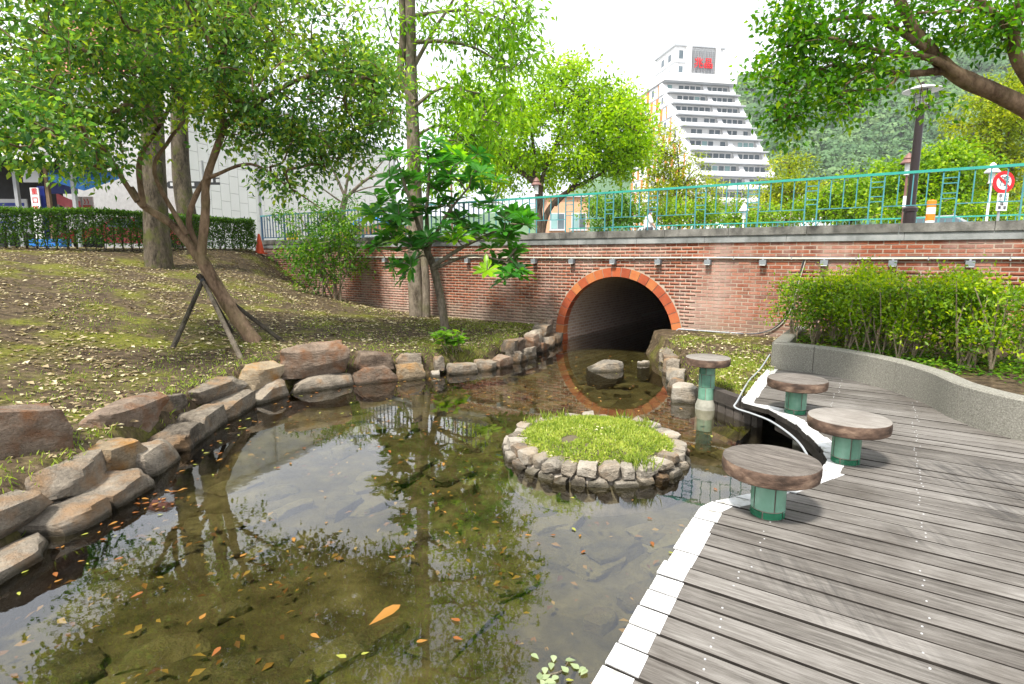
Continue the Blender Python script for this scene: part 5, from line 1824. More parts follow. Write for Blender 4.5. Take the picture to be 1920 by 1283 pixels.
def grass_sheet(X, Y, zf, h, w, label, name, mu=.5):
    P = np.stack([X, Y, zf(X, Y) - .004], 1)
    V, F, T = blades(P, h, w, .9, mu + .15 * wave(X, Y, 3.1, .5), .22)
    o = part_np(name, V, F, M['grass'], None, False, T)
    tag(o, label, 'grass', kind='stuff')


m = 90000
X = rng.uniform(-9, 1.2, m); Y = rng.uniform(2.4, 16.5, m)
nn_ = X * ND[0] + Y * ND[1]; sd = shore_dist(X, Y)
lush = np.exp(-np.maximum(0, sd - .5) / .8) * 0.9 * (wave(X, Y, 1.9, 1.1) > -.35) + np.clip((X + 3.0) / 4.5, 0, .8) * (wave(X, Y, 2.3, .2) > -.2) + .30 * (wave(X, Y, 1.1, 2.6) > .25)
ok = (nn_ < FACE - .06) & (sd > .24) & (rng.random(m) < lush * .85)
X, Y = X[ok], Y[ok]
grass_sheet(X, Y, bank_z, np.where(shore_dist(X, Y) < .5, .085, .045), .013, 'short patchy grass growing on the bank beside the pond', 'bank_grass', .42)
m = 16000
X = rng.uniform(2.6, 5.4, m); Y = rng.uniform(6.6, 12, m)
nn_ = X * ND[0] + Y * ND[1]
ok = in_poly(X, Y, RB) & (nn_ < FACE - .3) & (wave(X, Y, 2.6, 1.9) + (9.9 - nn_) * .35 + rng.normal(0, .25, m) > -.15)
X, Y = X[ok], Y[ok]
grass_sheet(X, Y, rb_z, .06, .013, 'bright green grass patch between the arch, the deck and the planter', 'bank_grass', .55)
m = 900
X = rng.uniform(2.8, 5.2, m); Y = rng.uniform(7, 11.8, m)
ok = in_poly(X, Y, RB) & (X * ND[0] + Y * ND[1] < FACE - .1)
X, Y = X[ok], Y[ok]
P = np.stack([X, Y, rb_z(X, Y) + rng.uniform(.02, .05, len(X))], 1)
V, F = leaf_arrays(P, rand_dirs(len(P), -.2, .2), np.array((0, 0, 1.)) + rand_dirs(len(P)) * .3, .07, .04)
tag(part_np('leaf_litter', V, F, M['litter'], None, False, np.repeat(rng.uniform(.2, 1, len(P)), 2)), 'dry leaves lying in the grass patch right of the arch', 'leaf litter', kind='stuff')

# ------------------------------------------------------------------ leaves on and in the water
m = 2200
X = rng.uniform(-3.2, 2.6, m); Y = rng.uniform(1.4, 12.5, m)
w_ = X * WD[0] + Y * WD[1]; n_ = X * ND[0] + Y * ND[1]
ok = (shore_dist(X, Y) < -.05) & (w_ < np.interp(n_, EDGE[:, 0], EDGE[:, 1]) - .15) & (np.hypot(X - .88, Y - 5.72) > 1.05) & (wave(X, Y, 1.3, 2.0) > -.3)
X, Y = X[ok], Y[ok]
P = np.stack([X, Y, rng.uniform(-.26, -.20, len(X))], 1)
sz = rng.uniform(.03, .09, len(X))
V, F = leaf_arrays(P, rand_dirs(len(P), -.15, .15), np.array((0, 0, 1.)) + rand_dirs(len(P)) * .4, sz, sz * .5)
tag(part_np('sunken_leaves', V, F, M['sunk'], None, False, np.repeat(rng.random(len(P)), 2)), 'brown leaves lying sunken on the pond bed', 'leaf litter', kind='stuff')

leafkinds = []
for (mu, nm) in ((0.12, 'orange-red'), (0.5, 'amber'), (0.95, 'yellow-green')):
    lv, lf, nf = broad_leaf_arrays(np.zeros((1, 3)), np.array([[1., 0, .02]]), np.array([[0, 0, 1.]]), 1.0, .46, -.06)
    leafkinds.append((mesh_np('floating_leaf', lv - np.array((.5, 0, 0)), lf, True, np.full(nf, mu)), nm))
    leafkinds[-1][0].materials.append(M['fallen'])
cnt = 0
while cnt < 240:
    x, y = random.uniform(-3.3, 2.4), random.uniform(1.6, 11.5)
    if random.random() < .35:
        j = random.randint(8, 50); x, y = SH[j] + np.array((random.uniform(.05, .45), random.uniform(-.3, .1)))
    w_, n_ = to_wn(x, y)
    sd = float(shore_dist(np.array([x]), np.array([y]))[0])
    if sd > -.04 or w_ > edge_w(n_) - .12 or math.hypot(x - .88, y - 5.72) < 1.08:
        continue
    me, nm = random.choices(leafkinds, (4, 5, 4))[0]
    s = random.uniform(.025, .07)
    o = link('floating_leaf', me, None, None, (x, y, .005), (0, 0, random.uniform(0, 6.28)))
    o.scale = (s, s, s)
    tag(o, 'small %s leaf floating on the pond' % nm, 'leaf', '%s leaves floating on the pond' % nm)
    cnt += 1
c = gz(722, 1157, 0)
o = link('floating_leaf', leafkinds[1][0], None, None, (c[0], c[1], .006), (0, 0, .85)); o.scale = (.22, .17, .2)
tag(o, 'large long amber leaf floating alone on the dark water', 'leaf')
sprig = thing('floating_sprig', 'pale green leafy sprig floating beside the white painted deck edge', 'sprig', gz(1062, 1250, 0))
c = gz(1062, 1265, 0)
MB().tube(smooth_path([c + np.array((-.14, -.02, .004)), c + np.array((-.02, .02, .006)), c + np.array((.03, .12, .005))], 4), .0022, 5).build('stem', M['stem'], sprig)
P = np.array([c + np.array((random.uniform(-.15, .08), random.uniform(-.08, .12), .008)) for _ in range(16)])
lv, lf, nf = broad_leaf_arrays(P, rand_dirs(16, -.05, .05), np.array((0, 0, 1.)) + rand_dirs(16) * .12, .055, .034, .02)
part_np('leaves', lv, lf, M['sprig'], sprig, True, np.repeat(rng.random(16), nf))
#@@BACK
# ------------------------------------------------------------------ hill and forest
RU = [200, 1000, 1200, 1300, 1380, 1450, 1560, 1650, 1740, 1830, 1890, 1960, 2150, 2500]
RV = [440, 400, 300, 225, 182, 163, 168, 150, 132, 98, 95, 110, 150, 260]
FOOT, RIDGE = 250.0, 560.0


def hill_z(X, Y):
    u = 960 + FPX * X / np.maximum(Y, 1) * 1.02
    v = np.interp(u, RU, RV)
    yc = (641.5 - v) / FPX
    zr = EYE + (-SP + yc * CP) / (CP + yc * SP) * RIDGE
    t = np.clip((Y - FOOT) / (RIDGE - FOOT), 0, 1.35)
    s = np.sin(np.clip(t, 0, 1) * math.pi / 2) ** 1.15
    z = 2.0 + (zr - 2.0) * np.where(t > 1, 1 - (t - 1) * .8, s)
    return z + 9 * wave(X, Y, .02, 1.0) * np.clip(t * 3, 0, 1) * np.clip(1.2 - t, 0, 1) - np.where(t <= 0, .5, 0)


hill = grid_sheet('hill', np.linspace(-200, 760, 120), np.linspace(240, 740, 70), hill_z, M['hill'])
n = 3000
Yc = FOOT + (RIDGE + 15 - FOOT) * rng.random(n) ** .85
uu = rng.uniform(1340, 2080, n)
Xc = (uu - 960) / FPX * Yc
Zc = hill_z(Xc, Yc)
per = 85
k = np.repeat(np.arange(n), per); m = len(k)
R = rng.uniform(3.2, 6.5, n)
dr = rand_dirs(m, -.25, 1.0)
P = np.stack([Xc, Yc, Zc + R * .5], 1)[k] + dr * R[k][:, None] * np.array((1, 1, .85))
Nn = dr + rand_dirs(m) * .5
A = np.cross(Nn, rand_dirs(m))
L = R[k] * .40 * rng.uniform(.7, 1.3, m)
V, F = leaf_arrays(P - unit(A) * L[:, None] * .5, A, Nn, L, L * .8, .1)
tint = np.clip(rng.normal(.45, .22, n)[k] + rng.normal(0, .10, m), 0, 1)
fo = part_np('hill_forest', V, F, M['forest'], None, False, np.repeat(tint, 2))
tag(fo, 'dense green forest covering the hillside behind the tower', 'forest', kind='stuff')

# ------------------------------------------------------------------ stepped white tower
O = at(1247, 150, 150.0)
TA = math.radians(11)
E1 = np.array((math.cos(TA), math.sin(TA), 0)); E2 = np.array((-math.sin(TA), math.cos(TA), 0)); EZ = np.array((0, 0, 1.0))
TW, SH_, STEP, NS = 19.5, 3.2, 2.6, 13
tower = thing('apartment_tower', 'white stepped apartment tower with sloping balcony facade and orange side panels', 'tower', (O[0], O[1], 2.2))


def tb_(m, x0, x1, y0, y1, z0, z1):
    V = [O + E1 * x + E2 * y + EZ * z for x in (x0, x1) for y in (y0, y1) for z in (z0, z1)]
    return m.add(V, [(0, 1, 3, 2), (4, 6, 7, 5), (0, 4, 5, 1), (2, 3, 7, 6), (0, 2, 6, 4), (1, 5, 7, 3)])


def tpart(name, mat, *a):
    return tb_(MB(), *a).build(name, mat, tower)


for k in range(NS):
    z1 = -SH_ * k; z0 = z1 - SH_
    f = -STEP * k
    rec = f + 1.7
    tpart('storey_wall', M['bld_white'], 0.12, TW - .12, rec, 20, z0 + .01, z1 - .28)
    tpart('floor_slab', M['bld_grey'], 0.02, TW - .02, f + .06, 20.05, z1 - .27, z1 - .0)
    tpart('parapet', M['bld_white'], -.05, TW + .05, f - .02 + 0.0, f + .28, z0 + .005, z0 + 1.2)
    for xa, xb in ((-.06, 1.1), (TW * .56, TW * .56 + 1.2), (TW - 1.1, TW + .06)):
        m = MB()
        V = [O + E1 * x + E2 * y + EZ * z for x in (xa, xb) for (y, z) in ((f + .29, z0 + .02), (rec + 1.5, z0 + .02), (rec + 1.5, z1 - .29), (min(f + 1.5, rec - .05), z1 - .29), (f + .29, z0 + 1.2))]
        m.add(V, [(0, 1, 2, 3, 4), (9, 8, 7, 6, 5), (0, 5, 6, 1), (1, 6, 7, 2), (2, 7, 8, 3), (3, 8, 9, 4), (4, 9, 5, 0)])
        m.build('balcony_pier', M['bld_white'], tower)
    for (xa, xb, nw) in ((1.3, TW * .56 - .2, 6), (TW * .56 + 1.4, TW - 1.3, 4)):
        dx = (xb - xa) / nw
        for i in range(nw):
            if random.random() < .08:
                continue
            w = tpart('window', M['bld_white'], xa + i * dx + .05, xa + (i + 1) * dx - .05, rec - .08, rec + .02, z0 + .25, z1 - .55)
            g = M['bld_glass_g'] if (k == 5 and xa > 10) or random.random() < .08 else M['bld_glass']
            tb_(MB(), xa + i * dx + .15, xa + (i + 1) * dx - .15, rec - .11, rec - .06, z0 + .35, z1 - .65).build('pane', g, w)
    # flank: windows and orange panels on the left wall
    for j, y in enumerate(np.arange(rec + 1.0, 19, 3.4)):
        if (j + k) % 3 == 1:
            w = tpart('window', M['bld_white'], .04, .14, y, y + 1.7, z0 + .7, z1 - .6)
            tb_(MB(), .0, .06, y + .15, y + 1.55, z0 + .85, z1 - .75).build('pane', M['bld_glass'], w)
        else:
            tpart('orange_panel', M['bld_orange'], .03, .14, y, y + 1.4, z0 + .1, z1 - .35)
tpart('roof_band', M['bld_white'], -.25, TW + .1, -.3, 20.2, .005, 1.9)
# crown block with the sign
tpart('crown_block', M['bld_white'], 4.2, 17.6, 3.5, 15, 1.91, 9.4)
tpart('crown_slab', M['bld_grey'], 3.8, 18.0, 3.1, 15.4, 9.41, 9.8)
tpart('crown_slab', M['bld_grey'], 4.0, 7.0, 3.2, 15.2, 5.4, 5.75)
for xa, xb in ((7.1, 8.3), (15.2, 16.2)):
    tpart('crown_pier', M['bld_white'], xa, xb, 2.6, 3.6, 1.92, 9.95)
for z in (2.5, 6.3):
    w = tpart('window', M['bld_white'], 5.0, 6.5, 3.42, 3.52, z, z + 2.3)
    tb_(MB(), 5.15, 6.35, 3.38, 3.44, z + .15, z + 2.15).build('pane', M['bld_glass'], w)
for y in (5.5, 9.5):
    for z in (2.5, 6.3):
        w = tpart('window', M['bld_white'], 4.12, 4.22, y, y + 2, z, z + 2)
        tb_(MB(), 4.08, 4.14, y + .15, y + 1.85, z + .15, z + 1.85).build('pane', M['bld_glass'], w)
tpart('sign_backing', M['bld_grey'], 8.35, 15.15, 3.35, 3.49, 2.5, 9.0)
for i in range(8):
    x = 8.4 + i * .95
    tpart('lattice_bar', M['grey_metal'], x, x + .14, 2.95, 3.1, 2.4, 9.1)
for i in range(14):
    z = 2.6 + i * .48
    tpart('lattice_bar', M['grey_metal'], 8.36, 15.14, 3.11, 3.2, z, z + .12)


def text_part(s, size, mat, parent, origin, ex, ez, name='lettering', depth=0.02, spacing=1.0):
    """letters standing on a surface: ex runs along the line of writing, ez up"""
    cu = bpy.data.curves.new(name, 'FONT')
    cu.body = s; cu.size = size; cu.extrude = depth; cu.align_x = 'CENTER'; cu.align_y = 'CENTER'; cu.space_line = spacing
    tmp = bpy.data.objects.new(name, cu)
    COL.objects.link(tmp)
    dg = bpy.context.evaluated_depsgraph_get()
    me = bpy.data.meshes.new_from_object(tmp.evaluated_get(dg))
    bpy.data.objects.remove(tmp)
    ex = np.array(ex, float); ez = np.array(ez, float); ny = np.cross(ex, ez)
    Mx = Matrix((tuple(ex), tuple(ez), tuple(ny))).transposed().to_4x4()
    o0 = np.array(origin, float) - ORG[parent]
    me.transform(Matrix.Translation(Vector([float(c) for c in o0])) @ Mx)
    me.materials.clear()
    return link(name, me, mat, parent)


text_part('兆晶', 2.7, M['red_paint'], tower, O + E1 * 11.7 + E2 * 2.7 + EZ * 5.3, E1, EZ, 'sign_lettering', .12)
# pale annexe at the foot of the tower
ax = thing('annexe_block', 'low pale block at the right foot of the stepped tower', 'building', np.array((*at(1490, 430, 150)[:2], 2.2)))
c = at(1497, 340, 150)
MB().box((c[0], c[1], 10), (14, 10, 15.6)).build('wall', M['bld_white'], ax)
MB().box((c[0], c[1], 18.0), (14.6, 10.6, .4)).build('roof_edge', M['bld_grey'], ax)
for i in range(5):
    for j in range(4):
        MB().box((c[0] - 5.4 + i * 2.7, c[1] - 5.03, 5 + j * 3.3), (1.6, .1, 1.5)).build('window', M['bld_glass'], ax)

# ------------------------------------------------------------------ white panelled wall of the hall behind the bank
ha, hb = np.array((-15.4, 27.0)), np.array((-9.3, 47.0))
HL = np.linalg.norm(hb - ha); he = (hb - ha) / HL; hn = np.array((he[1], -he[0]))      # hn points to the pond side
hall = thing('panelled_hall', 'white hall with staggered wall panels behind the bare tree', 'building', (*((ha + hb) / 2), 2.2))
HT = 9.9


def hbox(m, s0, s1, o0, o1, z0, z1, t=0.0):
    V = [(*(ha + he * s + hn * o), z) for s in (s0, s1) for o in (o0, o1) for z in (z0, z1)]
    return m.add(V, [(0, 1, 3, 2), (4, 6, 7, 5), (0, 4, 5, 1), (2, 3, 7, 6), (0, 2, 6, 4), (1, 5, 7, 3)], t)


hbox(MB(), 0, HL, -12, 0, 2.15, HT).build('wall', M['joint_grey'], hall)
hbox(MB(), -.15, HL + .15, -12, .12, HT + .005, HT + .35).build('roof_edge', M['ltgrey'], hall)
pw_, ph_ = .62, .86
tm = MB(); hbox(tm, 0, pw_ - .02, .002, .03, 0, ph_ - .02)
panel_mesh = None
cand = []
for i in range(int(HL / pw_)):
    z = 2.2 - (ph_ / 2 if i % 2 else 0)
    while z < HT - .02:
        za, zb = max(2.2, z), min(HT - .01, z + ph_)
        cand.append((i * pw_, za, zb)); z += ph_
cand = [c for c in cand if c[2] - c[1] > .1]
big = MB()
near = set(id(c) for c in sorted(cand, key=lambda c: c[0])[:300])
for c in cand:
    if id(c) in near:
        hbox(MB(), c[0] + .01, c[0] + pw_ - .01, .002, .03, c[1] + .01, c[2] - .01).build('panel', M['tile_white'], hall)
    else:
        hbox(big, c[0] + .01, c[0] + pw_ - .01, .002, .03, c[1] + .01, c[2] - .01)
o = big.build('panels', M['tile_white'], hall); o['kind'] = 'stuff'
dp = MB()
for s in (5.2,):
    dp.tube([(*(ha + he * s + hn * .12), 2.2), (*(ha + he * s + hn * .12), HT)], .06, 8)
dp.build('drainpipe', M['ltgrey'], hall, True)

# cream, pink and grey houses left of the hall


def house(name, label, u0, u1, vt, d0, depth, mat, rows, cols, trim, zb=2.2, win=(1.1, 1.2)):
    a = at(u0, 440, d0)[:2]; b = at(u1, 440, d0)[:2]
    zt = at((u0 + u1) / 2, vt, d0)[2]
    h = thing(name, label, 'building', ((a[0] + b[0]) / 2, d0 + depth / 2, zb))
    MB().box(((a[0] + b[0]) / 2, d0 + depth / 2, (zb + zt) / 2), (b[0] - a[0], depth, zt - zb)).build('wall', mat, h)
    MB().box(((a[0] + b[0]) / 2, d0 + depth / 2, zt + .12), (b[0] - a[0] + .4, depth + .4, .22)).build('roof_edge', trim, h)
    for i in range(cols):
        for j in range(rows):
            x = a[0] + (b[0] - a[0]) * (i + .5) / cols
            z = zb + 1.6 + (zt - zb - 1.6) * (j + .35) / rows
            f = MB().box((x, d0 - .03, z), (win[0] + .16, .1, win[1] + .16)).build('window', trim, h)
            MB().box((x - win[0] * .25, d0 - .085, z), (win[0] * .46, .03, win[1])).build('pane', M['bld_glass_g'], f)
            MB().box((x + win[0] * .25, d0 - .085, z), (win[0] * .46, .03, win[1])).build('pane', M['bld_glass'], f)
            MB().box((x, d0 - .09, z - win[1] / 2 - .12), (win[0] + .3, .2, .08)).build('sill', trim, f)
    return h


house('cream_house', 'cream rendered house with framed windows behind the blue stall', 168, 338, 296, 33, 8, M['cream'], 2, 3, M['ltgrey'])
house('pink_house', 'tall pink rendered block rising behind the cream house', 120, 262, 40, 46, 10, M['pink'], 6, 3, M['ltgrey'])
house('grey_house', 'light grey block between the pink block and the white hall', 264, 345, 60, 48, 10, M['ltgrey'], 6, 2, M['bld_white'])
house('peach_house', 'low peach coloured building half hidden under the bright tree', 1025, 1105, 370, 48, 8, plain_mat('peach render', (.60, .33, .20), .8), 1, 2, M['ltgrey'])
# dark notice board with yellow figures on the cream house
nb = thing('notice_board', 'dark framed board with yellow figures fixed before the cream house', 'sign', np.array((*at(262, 440, 31)[:2], 2.2)))
c = at(263, 395, 31.0)
MB().box(c, (1.15, .1, .75)).build('board', M['dark'], nb)
MB().box(c + np.array((-.05, -.07, 0)), (.8, .04, .60)).build('screen', M['grey_metal'], nb)
for dz in (.16, -.16):
    MB().box(c + np.array((.47, -.07, dz)), (.16, .03, .22)).build('yellow_figure', M['yellow'], nb)
for dx in (-.4, .4):
    MB().box((c[0] + dx, c[1] + .03, (2.15 + c[2] - .38) / 2), (.07, .07, c[2] - .38 - 2.15)).build('post', M['grey_metal'], nb)

# ------------------------------------------------------------------ blue market stall behind the hedge
d = 21.0
sx = lambda u, v, dd=d: at(u, v, dd)
stl = thing('market_stall', 'market stall with blue awning and dark interior behind the long hedge', 'stall', np.array((*sx(60, 440)[:2], 2.2)))
p = sx(20, 340, 24)
MB().box((p[0] - 2.2, 24.6, 4.1), (7.5, .2, 3.9)).build('back_wall', M['dark'], stl)
c0 = sx(-60, 290); c1 = sx(162, 305)
MB().add([(-23, d - .6, 5.9), (c1[0], d - .6, 5.35), (c1[0], d + 4.5, 5.9), (-23, d + 4.5, 6.5), (-23, d - .6, 5.75), (c1[0], d - .6, 5.2), (c1[0], d + 4.5, 5.75), (-23, d + 4.5, 6.35)],
         [(0, 1, 2, 3), (7, 6, 5, 4), (0, 4, 5, 1), (1, 5, 6, 2), (2, 6, 7, 3), (3, 7, 4, 0)]).build('roof', M['white_metal'], stl)
for u in (42, 100, 148):
    q = sx(u, 440)
    MB().box((q[0], d, 3.7), (.12, .12, 3.0)).build('post', M['bark_red'] if u == 100 else M['grey_metal'], stl)
a0, a1 = sx(84, 322), sx(157, 343)
MB().add([a0, a1, a1 + np.array((0, -.02, -.28)), a0 + np.array((0, -.02, -.28)), a0 + np.array((.3, 1.8, .5)), a1 + np.array((.3, 1.8, .5)), a1 + np.array((.3, 1.8, .44)), a0 + np.array((.3, 1.8, .44))],
         [(0, 1, 2, 3), (4, 5, 1, 0), (3, 2, 6, 7), (1, 5, 6, 2), (0, 3, 7, 4), (4, 7, 6, 5)]).build('awning', M['blue_paint'], stl)
a0, a1 = sx(88, 355, 23), sx(143, 345, 23)
MB().box((a0 + a1) / 2, (a1[0] - a0[0], .1, .55)).build('navy_panel', M['navy'], stl)
q = sx(80, 372)
MB().box((q[0], d + .05, 3.4), (.26, .2, 2.2)).build('blue_post', M['navy'], stl)
q = sx(60, 330)
MB().box((q[0], d - .02, q[2]), (.58, .08, .46)).build('grey_sign', M['ltgrey'], stl)
vs = thing('stall_banner', 'narrow white upright banner with red characters at the stall corner', 'banner', np.array((*sx(67, 440, 20.8)[:2], 2.2)))
q = sx(67, 375, 20.8)
MB().box((q[0], 20.8, 3.4), (.30, .04, 2.05)).build('cloth', M['white_metal'], vs)
text_part('重\n口\n味', .24, M['red_paint'], vs, (q[0], 20.772, q[2] - .02), (1, 0, 0), (0, 0, 1), 'lettering', .004, 1.25)
gs = thing('menu_board', 'grey board with faint dark lines inside the stall', 'sign', np.array((*sx(20, 440, 22)[:2], 2.2)))
q = sx(20, 370, 22)
MB().box((q[0], 22, 3.5), (1.2, .05, 1.3)).build('board', M['ltgrey'], gs)
for i in range(5):
    MB().box((q[0], 21.965, 3.95 - i * .22), (1.0, .012, .06 if i else .12)).build('line', M['navy'], gs)
MB().box((q[0] - .3, 22.03, 2.5), (.06, .05, .72)).build('post', M['grey_metal'], gs)
MB().box((q[0] + .3, 22.03, 2.5), (.06, .05, .72)).build('post', M['grey_metal'], gs)
bn = thing('pink_banner', 'sagging pink cloth banner tied between posts before the cream house', 'banner', np.array((*sx(128, 440, 24)[:2], 2.2)))
q0, q1 = sx(106, 372, 24), sx(152, 388, 24)
m = MB()
V, F = [], []
for i in range(9):
    t = i / 8
    b = q0 + (q1 - q0) * t + np.array((0, .05 * math.sin(t * 6), -.06 * math.sin(t * math.pi)))
    V += [b + np.array((0, 0, .22)), b - np.array((0, 0, .22))]
for i in range(8):
    F.append((2 * i, 2 * i + 2, 2 * i + 3, 2 * i + 1))
m.add(V, F).build('cloth', plain_mat('pink cloth', (.68, .17, .20), .8), bn)
for q in (q0, q1):
    MB().tube([(q[0], 24.06, 2.15), (q[0], 24.06, q[2] + .4)], .03, 6).build('post', M['grey_metal'], bn)
lo = thing('red_emblem_sign', 'white round sign with a red steaming bowl emblem on a thin post', 'sign', np.array((*sx(160, 440, 25)[:2], 2.2)))
q = sx(160, 383, 25)
MB().box(q, (.72, .05, .62)).build('board', M['white_metal'], lo)
m = MB()
pts = [(q[0] + .30 * math.cos(a), 24.955, q[2] - .05 + .20 * math.sin(a)) for a in np.linspace(math.pi, 2 * math.pi, 13)]
m.add([p for p in pts] + [(p[0], p[1] - .015, p[2]) for p in pts], [tuple(range(13)), tuple(range(13, 26))[::-1]] + [(i, i + 1, 14 + i, 13 + i) for i in range(12)])
m.build('bowl', M['red_paint'], lo)
for dx in (-.14, 0, .14):
    MB().tube(smooth_path([(q[0] + dx, 24.96, q[2] + .0), (q[0] + dx + .03, 24.96, q[2] + .1), (q[0] + dx - .02, 24.96, q[2] + .22)], 4), .014, 5).build('steam', M['red_paint'], lo)
MB().box((q[0], 25.04, (2.15 + q[2]) / 2), (.06, .05, q[2] - 2.15)).build('post', M['grey_metal'], lo)

# street name sign on a post
sg = thing('street_sign', 'dark pointed street name boards on a post beside the second mossy trunk', 'sign', np.array((*at(382, 440, 23.5)[:2], 2.2)))
q = at(382, 345, 23.5)
MB().tube([(q[0], 23.5, 2.15), (q[0], 23.5, q[2] + .9)], .05, 8).build('post', M['grey_metal'], sg)
for (u0, u1, v) in ((313, 376, 347), (386, 412, 340)):
    a, b = at(u0, v - 3, 23.42), at(u1, v + 3, 23.42)
    z0, z1 = (a[2] + b[2]) / 2 - .14, (a[2] + b[2]) / 2 + .14
    V = [(a[0], z0 + .07), (a[0] + .08, z0), (b[0], z0), (b[0], z1), (a[0] + .08, z1), (a[0], z1 - .07)]
    n_ = len(V)
    MB().add([(x, 23.40, z) for x, z in V] + [(x, 23.44, z) for x, z in V], [tuple(range(n_)), tuple(range(n_, 2 * n_))[::-1]] + [(i, n_ + i, n_ + (i + 1) % n_, (i + 1) % n_) for i in range(n_)]).build('name_board', M['dark'], sg)
    L = b[0] - a[0]
    for i in range(4 if L > 1 else 2):
        MB().box((a[0] + .22 + i * .27, 23.392, (z0 + z1) / 2 + .02), (.15, .01, .13)).build('pale_character', M['ltgrey'], sg)

# ------------------------------------------------------------------ lamps


def lathe_part(c, prof, name, mat, t, sides=20):
    return MB().lathe(c, prof, sides).build(name, mat, t, True)


c = np.array((8.05, 11.75, 2.2))
lp = thing('street_lamp', 'dark brown street lamp with wide white disc shade and caged glass behind the railing', 'lamp', c)
zt = at(1722, 205, 11.75)[2]
lathe_part(c, [(.17, .0), (.17, .06), (.12, .10), (.11, .70), (.13, .72), (.13, .78), (.085, .82)], 'base_sleeve', M['lamp_black'], lp)
lathe_part(c, [(.084, .80), (.072, zt - 2.2 - .05)], 'post', M['lamp_black'], lp)
z0 = zt - 2.2
lathe_part(c, [(.06, z0 - .06), (.15, z0 - .02), (.16, z0 + .03), (.12, z0 + .05)], 'collar', M['lamp_black'], lp)
lathe_part(c, [(.105, z0 + .05), (.115, z0 + .32), (.10, z0 + .34)], 'glass', M['glass_pale'], lp)
for i in range(8):
    a = i * math.pi / 4
    MB().tube([(c[0] + .14 * math.cos(a), c[1] + .14 * math.sin(a), 2.2 + z0 + .03), (c[0] + .135 * math.cos(a), c[1] + .135 * math.sin(a), 2.2 + z0 + .36)], .007, 5).build('cage_bar', M['lamp_black'], lp)
for q in (.13, .20, .27):
    lathe_part(c, [(.132, z0 + q - .004), (.145, z0 + q), (.132, z0 + q + .004)], 'cage_ring', M['lamp_black'], lp)
lathe_part(c, [(.0001, z0 + .46), (.10, z0 + .44), (.335, z0 + .355), (.34, z0 + .345), (.325, z0 + .345), (.10, z0 + .365), (.0001, z0 + .365)], 'shade', M['white_metal'], lp, 32)
lathe_part(c, [(.0001, z0 + .52), (.03, z0 + .50), (.035, z0 + .45)], 'finial', M['lamp_black'], lp)


def park_lamp(label, u, vt, d, mat, cap, band=False):
    q = at(u, vt, d)
    c = np.array((q[0], q[1], 2.2)); H_ = q[2] - 2.2
    t = thing('park_lamp', label, 'lamp', c)
    lathe_part(c, [(.09, 0), (.09, .05), (.055, .08), (.042, .5), (.038, H_ - .72)], 'post', mat, t, 14)
    if band:
        lathe_part(c, [(.048, H_ * .45), (.048, H_ * .45 + .35)], 'white_band', M['white_metal'], t, 14)
    lathe_part(c, [(.04, H_ - .72), (.10, H_ - .70), (.08, H_ - .66), (.09, H_ - .34), (.08, H_ - .33)], 'lantern', M['glass_pale'], t, 14)
    lathe_part(c, [(.22, H_ - .36), (.23, H_ - .33), (.12, H_ - .20), (.15, H_ - .19), (.07, H_ - .06), (.0001, H_)], 'cap', cap, t, 18)
    return t


park_lamp('red-brown park lamp with pagoda cap close behind the dark street lamp', 1705, 286, 19, M['lamp_brown'], M['lamp_brown'], True)
park_lamp('red-brown park lamp standing among the limbs of the bright green tree', 1006, 332, 25, M['lamp_brown'], M['lamp_brown'])
park_lamp('brown park lamp rising above the rosettes of the big-leaved tree', 845, 258, 24, M['lamp_brown'], M['lamp_brown'])
park_lamp('white park lamp with domed cap before the low shrubs under the tower', 1396, 381, 27, M['white_metal'], M['white_metal'])
park_lamp('pale park lamp with white cap just behind the no stopping sign', 1863, 304, 20, M['white_metal'], M['white_metal'])

# ------------------------------------------------------------------ no stopping sign, bollard, cone
d = 15.0
c = at(1881, 342, d)
ns = thing('no_stopping_sign', 'round red no stopping sign with white plate below on a grey post', 'sign', (c[0] + .02, d, 2.2))


def disc(c, r, y, th, name, mat, t, sides=40):
    V = [(c[0] + r * math.cos(a), y, c[2] + r * math.sin(a)) for a in np.linspace(0, 2 * math.pi, sides, endpoint=False)]
    V2 = [(p[0], y + th, p[2]) for p in V]
    return MB().add(V + V2, [tuple(range(sides)), tuple(range(sides, 2 * sides))[::-1]] + [(i, sides + i, sides + (i + 1) % sides, (i + 1) % sides) for i in range(sides)]).build(name, mat, t)


disc(c, .275, d - .02, .02, 'red_disc', M['red_paint'], ns)
disc(c, .185, d - .026, .005, 'white_disc', M['white_metal'], ns)
text_part('停', .27, M['black_paint'], ns, (c[0] + .005, d - .030, c[2] + .01), (1, 0, 0), (0, 0, 1), 'lettering', .002)
Mr = Matrix.Rotation(math.radians(42), 4, 'Y')
MB().box((c[0], d - .035, c[2]), (.40, .006, .055), M=Mr).build('slash', M['red_paint'], ns)
q = at(1877, 379, d)
MB().box((q[0] + .02, d - .01, q[2]), (.27, .02, .44)).build('plate', M['white_metal'], ns)
text_part('禁 人\n止 行\n停 車\n車 道'.replace('停 車\n車 道', '臨 \n車 道'), .10, M['black_paint'], ns, (q[0] + .02, d - .024, q[2]), (1, 0, 0), (0, 0, 1), 'plate_lettering', .002, 1.0)
MB().tube([(c[0] + .01, d + .04, 2.15), (c[0] + .01, d + .04, c[2] + .2)], .032, 10).build('post', M['grey_metal'], ns, True)

